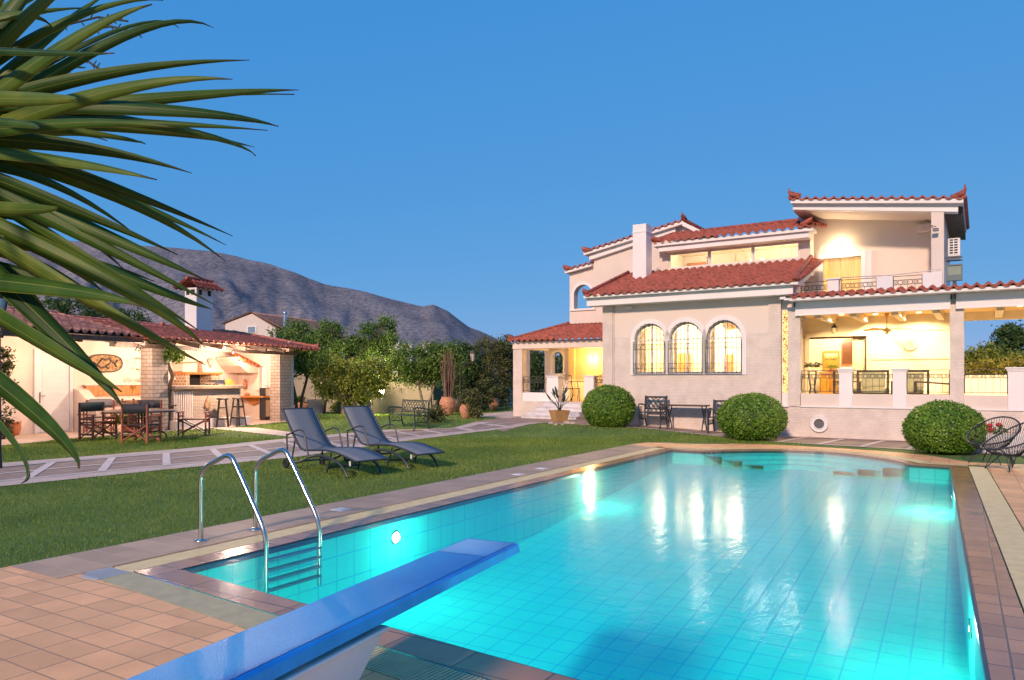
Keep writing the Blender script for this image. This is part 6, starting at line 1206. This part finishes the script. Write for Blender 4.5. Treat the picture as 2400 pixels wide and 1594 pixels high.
# ------------------------------------------------------------------ yucca beside the camera
AX = -250; YD = 1.62; ax = (AX-1200)/FPX*YD
yu = thing('yucca', 'large yucca with long sword leaves reaching in at the left edge', 'yucca', (ax, YD, 0))
MB().tube(smooth([(-.12,-.12,-.05),(-.10,-.05,.6),(-.03,0,1.2),(0,0,1.7),(0,0,2.25)], 3), [.14]*13, 12).build('trunk', M['bark'], yu)
LV = [  # root row, mid (px,py), tip (px,py), width px, depth change at the tip
 (330,(110,70),(382,1),34,.2),(420,(95,140),(357,11),62,-.1),(380,(215,95),(420,66),22,.4),(450,(232,112),(500,65),34,.3),
 (330,(165,190),(585,141),44,.15),(400,(190,232),(545,186),52,-.1),(300,(357,232),(700,211),40,.35),(350,(230,245),(690,222),30,.45),
 (240,(357,255),(652,297),48,.3),(300,(200,285),(627,306),38,.15),(345,(120,292),(418,302),40,-.15),(230,(357,292),(600,365),34,.4),
 (270,(300,300),(596,345),32,.5),(250,(200,310),(341,339),22,.3),(330,(110,335),(450,406),50,.0),(330,(100,370),(368,422),46,-.15),
 (270,(178,408),(545,553),42,.2),(300,(185,425),(530,575),40,.3),(330,(120,470),(417,597),44,.05),(330,(200,530),(482,656),46,.1),
 (300,(220,440),(528,612),40,.25),(330,(140,525),(505,715),48,.1),(430,(270,640),(495,724),42,.25),(520,(120,590),(361,659),34,.2),
 (330,(190,600),(464,773),42,.2),(640,(110,672),(334,719),62,-.2),(420,(240,650),(482,815),50,.15),(420,(150,670),(482,855),58,.0),
 (560,(120,655),(260,705),30,.2),(420,(110,760),(288,955),60,-.1),(600,(90,800),(286,918),62,-.25),(720,(60,950),(186,1098),66,-.35),
 (760,(0,1000),(52,1132),40,-.5),(230,(60,232),(178,232),46,-.4),(105,(60,122),(268,125),26,-.3),(480,(20,490),(136,486),44,-.35),
 (270,(0,285),(86,302),34,-.45),(470,(10,500),(200,560),40,.2),(520,(10,560),(230,640),40,.3),(560,(40,600),(300,760),40,.35),
 (380,(40,60),(215,-70),52,.1),(330,(20,30),(120,-140),56,.2),(280,(-20,10),(60,-200),60,.0),(430,(60,130),(260,-20),44,.3),(300,(30,10),(300,-40),40,.4),
 (480,(20,250),(120,120),40,.35),(420,(0,200),(140,200),60,.3),(150,(-20,40),(120,60),60,.1),(250,(-30,120),(90,150),70,.3),(350,(-30,200),(70,230),70,.2),(450,(-60,330),(60,390),70,.3),(540,(-60,480),(70,640),60,.2),
 (620,(-40,620),(110,730),56,.3),(200,(-40,60),(200,20),56,.35),(380,(60,310),(250,330),46,.35),(300,(20,180),(200,160),60,.4),
 (330,(50,455),(300,640),40,.3),(460,(60,570),(260,700),40,.4),(400,(40,400),(330,560),36,.45)]
r_ = random.Random(12); YV, YF, YA = [], [], []
def blade(P0_, P1_, P2_, W, roll, fold=.22):
    n = 14; base = len(YV)
    for i in range(n+1):
        t_ = i/n; p = P0_*(1-t_)**2 + P1_*2*t_*(1-t_) + P2_*t_*t_; tg = ((P1_-P0_)*(1-t_) + (P2_-P1_)*t_).normalized()
        vw = Vector((0,-1,0)); sd = tg.cross(vw); sd.normalize(); up = sd.cross(tg); c, s_ = math.cos(roll), math.sin(roll); S = sd*c + up*s_; U = up*c - sd*s_
        w = W*(.72+.28*min(1, t_/.3)) * (1 if t_ < .35 else max(.012, 1-((t_-.35)/.65)**1.25)); wv = .05*w*math.sin(9*t_+roll*3)
        YV.extend([p - S*w - U*(w*fold) + U*wv, p - S*(w*.5) - U*(w*fold*.25), p + U*.002, p + S*(w*.5) - U*(w*fold*.25), p + S*w - U*(w*fold) - U*wv])
        YA.extend([(t_, q_, 0, 1) for q_ in (0, .25, .5, .75, 1)])
        if i:
            for j in range(4): a_ = base+(i-1)*5+j; YF.append((a_, a_+1, a_+6, a_+5))
org = Vector((ax, YD, 0))
for ry, md, tp, w, dd in LV:
    Dt = YD*.93 + dd*.9; Dm = (YD+Dt)/2 - .06; q0 = at(AX, ry, YD); qm = at(*md, Dm); q2 = at(*tp, Dt)
    P1_ = (qm - q0*.30 - q2*.25)/.45 if False else qm*2 - (q0+q2)*.5; blade(q0-org, P1_-org, q2-org, w*.5*Dm/FPX*.84, r_.uniform(-.55,.55))
for k in range(70):                            # leaves all round the stem, away from the picture
    a_ = r_.uniform(R(60), R(300)); el = r_.uniform(-.9, 1.1); d = Vector((math.cos(a_)*math.cos(el), math.sin(a_)*math.cos(el), math.sin(el))); z = r_.uniform(1.65, 2.35); l_ = r_.uniform(.6,.85)
    p = Vector((0,0,z)); q = p + d*l_
    wq = q + org
    if wq.y > .25 and (wq.x/wq.y) > -.66: continue
    blade(p, p+d*l_*.5+Vector((0,0,.06)), q-Vector((0,0,.08)), r_.uniform(.018,.028), r_.uniform(-.6,.6))
m, t, b = nodes('yucca_leaf'); L = t.links.new; co = N(t, 'ShaderNodeTexCoord'); g = N(t, 'ShaderNodeNewGeometry')
at_ = N(t, 'ShaderNodeAttribute', attribute_name='blade'); sx = N(t, 'ShaderNodeSeparateXYZ'); L(at_.outputs['Vector'], sx.inputs[0])
def mth(op, a_, b_=None, c_=None):
    n = N(t, 'ShaderNodeMath', operation=op)
    for i, v in enumerate((a_, b_, c_)):
        if v is None: continue
        if isinstance(v, (int, float)): n.inputs[i].default_value = v
        else: L(v, n.inputs[i])
    return n.outputs[0]
cv = N(t, 'ShaderNodeCombineXYZ'); L(mth('MULTIPLY', sx.outputs[0], 2.2), cv.inputs[0]); L(mth('MULTIPLY', sx.outputs[1], 26), cv.inputs[1]); L(mth('MULTIPLY', g.outputs['Random Per Island'], 90), cv.inputs[2])
fib = N(t, 'ShaderNodeTexNoise', _Scale=1., _Detail=4.); L(cv.outputs[0], fib.inputs[0])
pat = N(t, 'ShaderNodeTexNoise', _Scale=9., _Detail=4.); L(co.outputs['Object'], pat.inputs[0])
f_ = mth('ADD', mth('MULTIPLY', g.outputs['Random Per Island'], .42), mth('ADD', mth('MULTIPLY', fib.outputs[0], .35), mth('MULTIPLY_ADD', pat.outputs[0], .55, -.18)))
r = ramp(t, f_, [(.2,(.018,.065,.009)),(.45,(.055,.14,.015)),(.68,(.13,.215,.028)),(.90,(.31,.33,.05))])
mid = mth('ABSOLUTE', mth('SUBTRACT', sx.outputs[1], .5)); edge = mth('GREATER_THAN', mid, .465); rib = mth('LESS_THAN', mid, .022)
me_ = N(t, 'ShaderNodeMix', data_type='RGBA'); L(mth('MULTIPLY', mth('MAXIMUM', edge, rib), .55), me_.inputs[0]); L(r.outputs[0], me_.inputs[6]); me_.inputs[7].default_value = (.36,.38,.11,1)
tip = mth('SMOOTH_MIN', 1.0, mth('MAXIMUM', 0.0, mth('MULTIPLY', mth('SUBTRACT', mth('ADD', sx.outputs[0], mth('MULTIPLY', pat.outputs[0], .22)), 1.01), 9)), .05)
mt_ = N(t, 'ShaderNodeMix', data_type='RGBA'); L(tip, mt_.inputs[0]); L(me_.outputs[2], mt_.inputs[6]); mt_.inputs[7].default_value = (.12,.065,.03,1)
L(mt_.outputs[2], b.inputs[0]); b.inputs['Roughness'].default_value = .45; b.inputs['Specular IOR Level'].default_value = .4
bp = N(t, 'ShaderNodeBump', _Strength=.35, _Distance=.002); L(fib.outputs[0], bp.inputs['Height']); L(bp.outputs[0], b.inputs['Normal'])
tr = N(t, 'ShaderNodeBsdfTranslucent'); L(mt_.outputs[2], tr.inputs[0]); ms = N(t, 'ShaderNodeMixShader'); ms.inputs[0].default_value = .35; L(b.outputs[0], ms.inputs[1]); L(tr.outputs[0], ms.inputs[2]); L(ms.outputs[0], t.nodes['Material Output'].inputs[0])
o = np_mesh('crown', np.array([tuple(v) for v in YV]), np.array(YF), m, yu, True); ya = o.data.attributes.new('blade', 'FLOAT_COLOR', 'POINT'); ya.data.foreach_set('color', np.array(YA, np.float32).ravel()); sdm = o.modifiers.new('solid', 'SOLIDIFY'); sdm.thickness = .0016; sdm.offset = 0
mb = MB()
for pts in ([(150,60),(230,40),(300,50)],[(190,75),(260,62),(325,78),(330,60)],[(180,125),(215,150),(232,160)],[(160,150),(157,175),(150,182)]):
    q = [at(px, py, 2.0)-org for px, py in pts]; mb.tube(q, .0028, 5)
    for i in range(len(q)-1):
        for k in range(4): p = q[i].lerp(q[i+1], k/4); mb.tube([p, p+Vector((.008,0,.012*(1 if k % 2 else -1)))], .0018, 4)
mb.build('dry_flower_stalk', mat('dead_stalk', (.05,.05,.04), .9), yu)
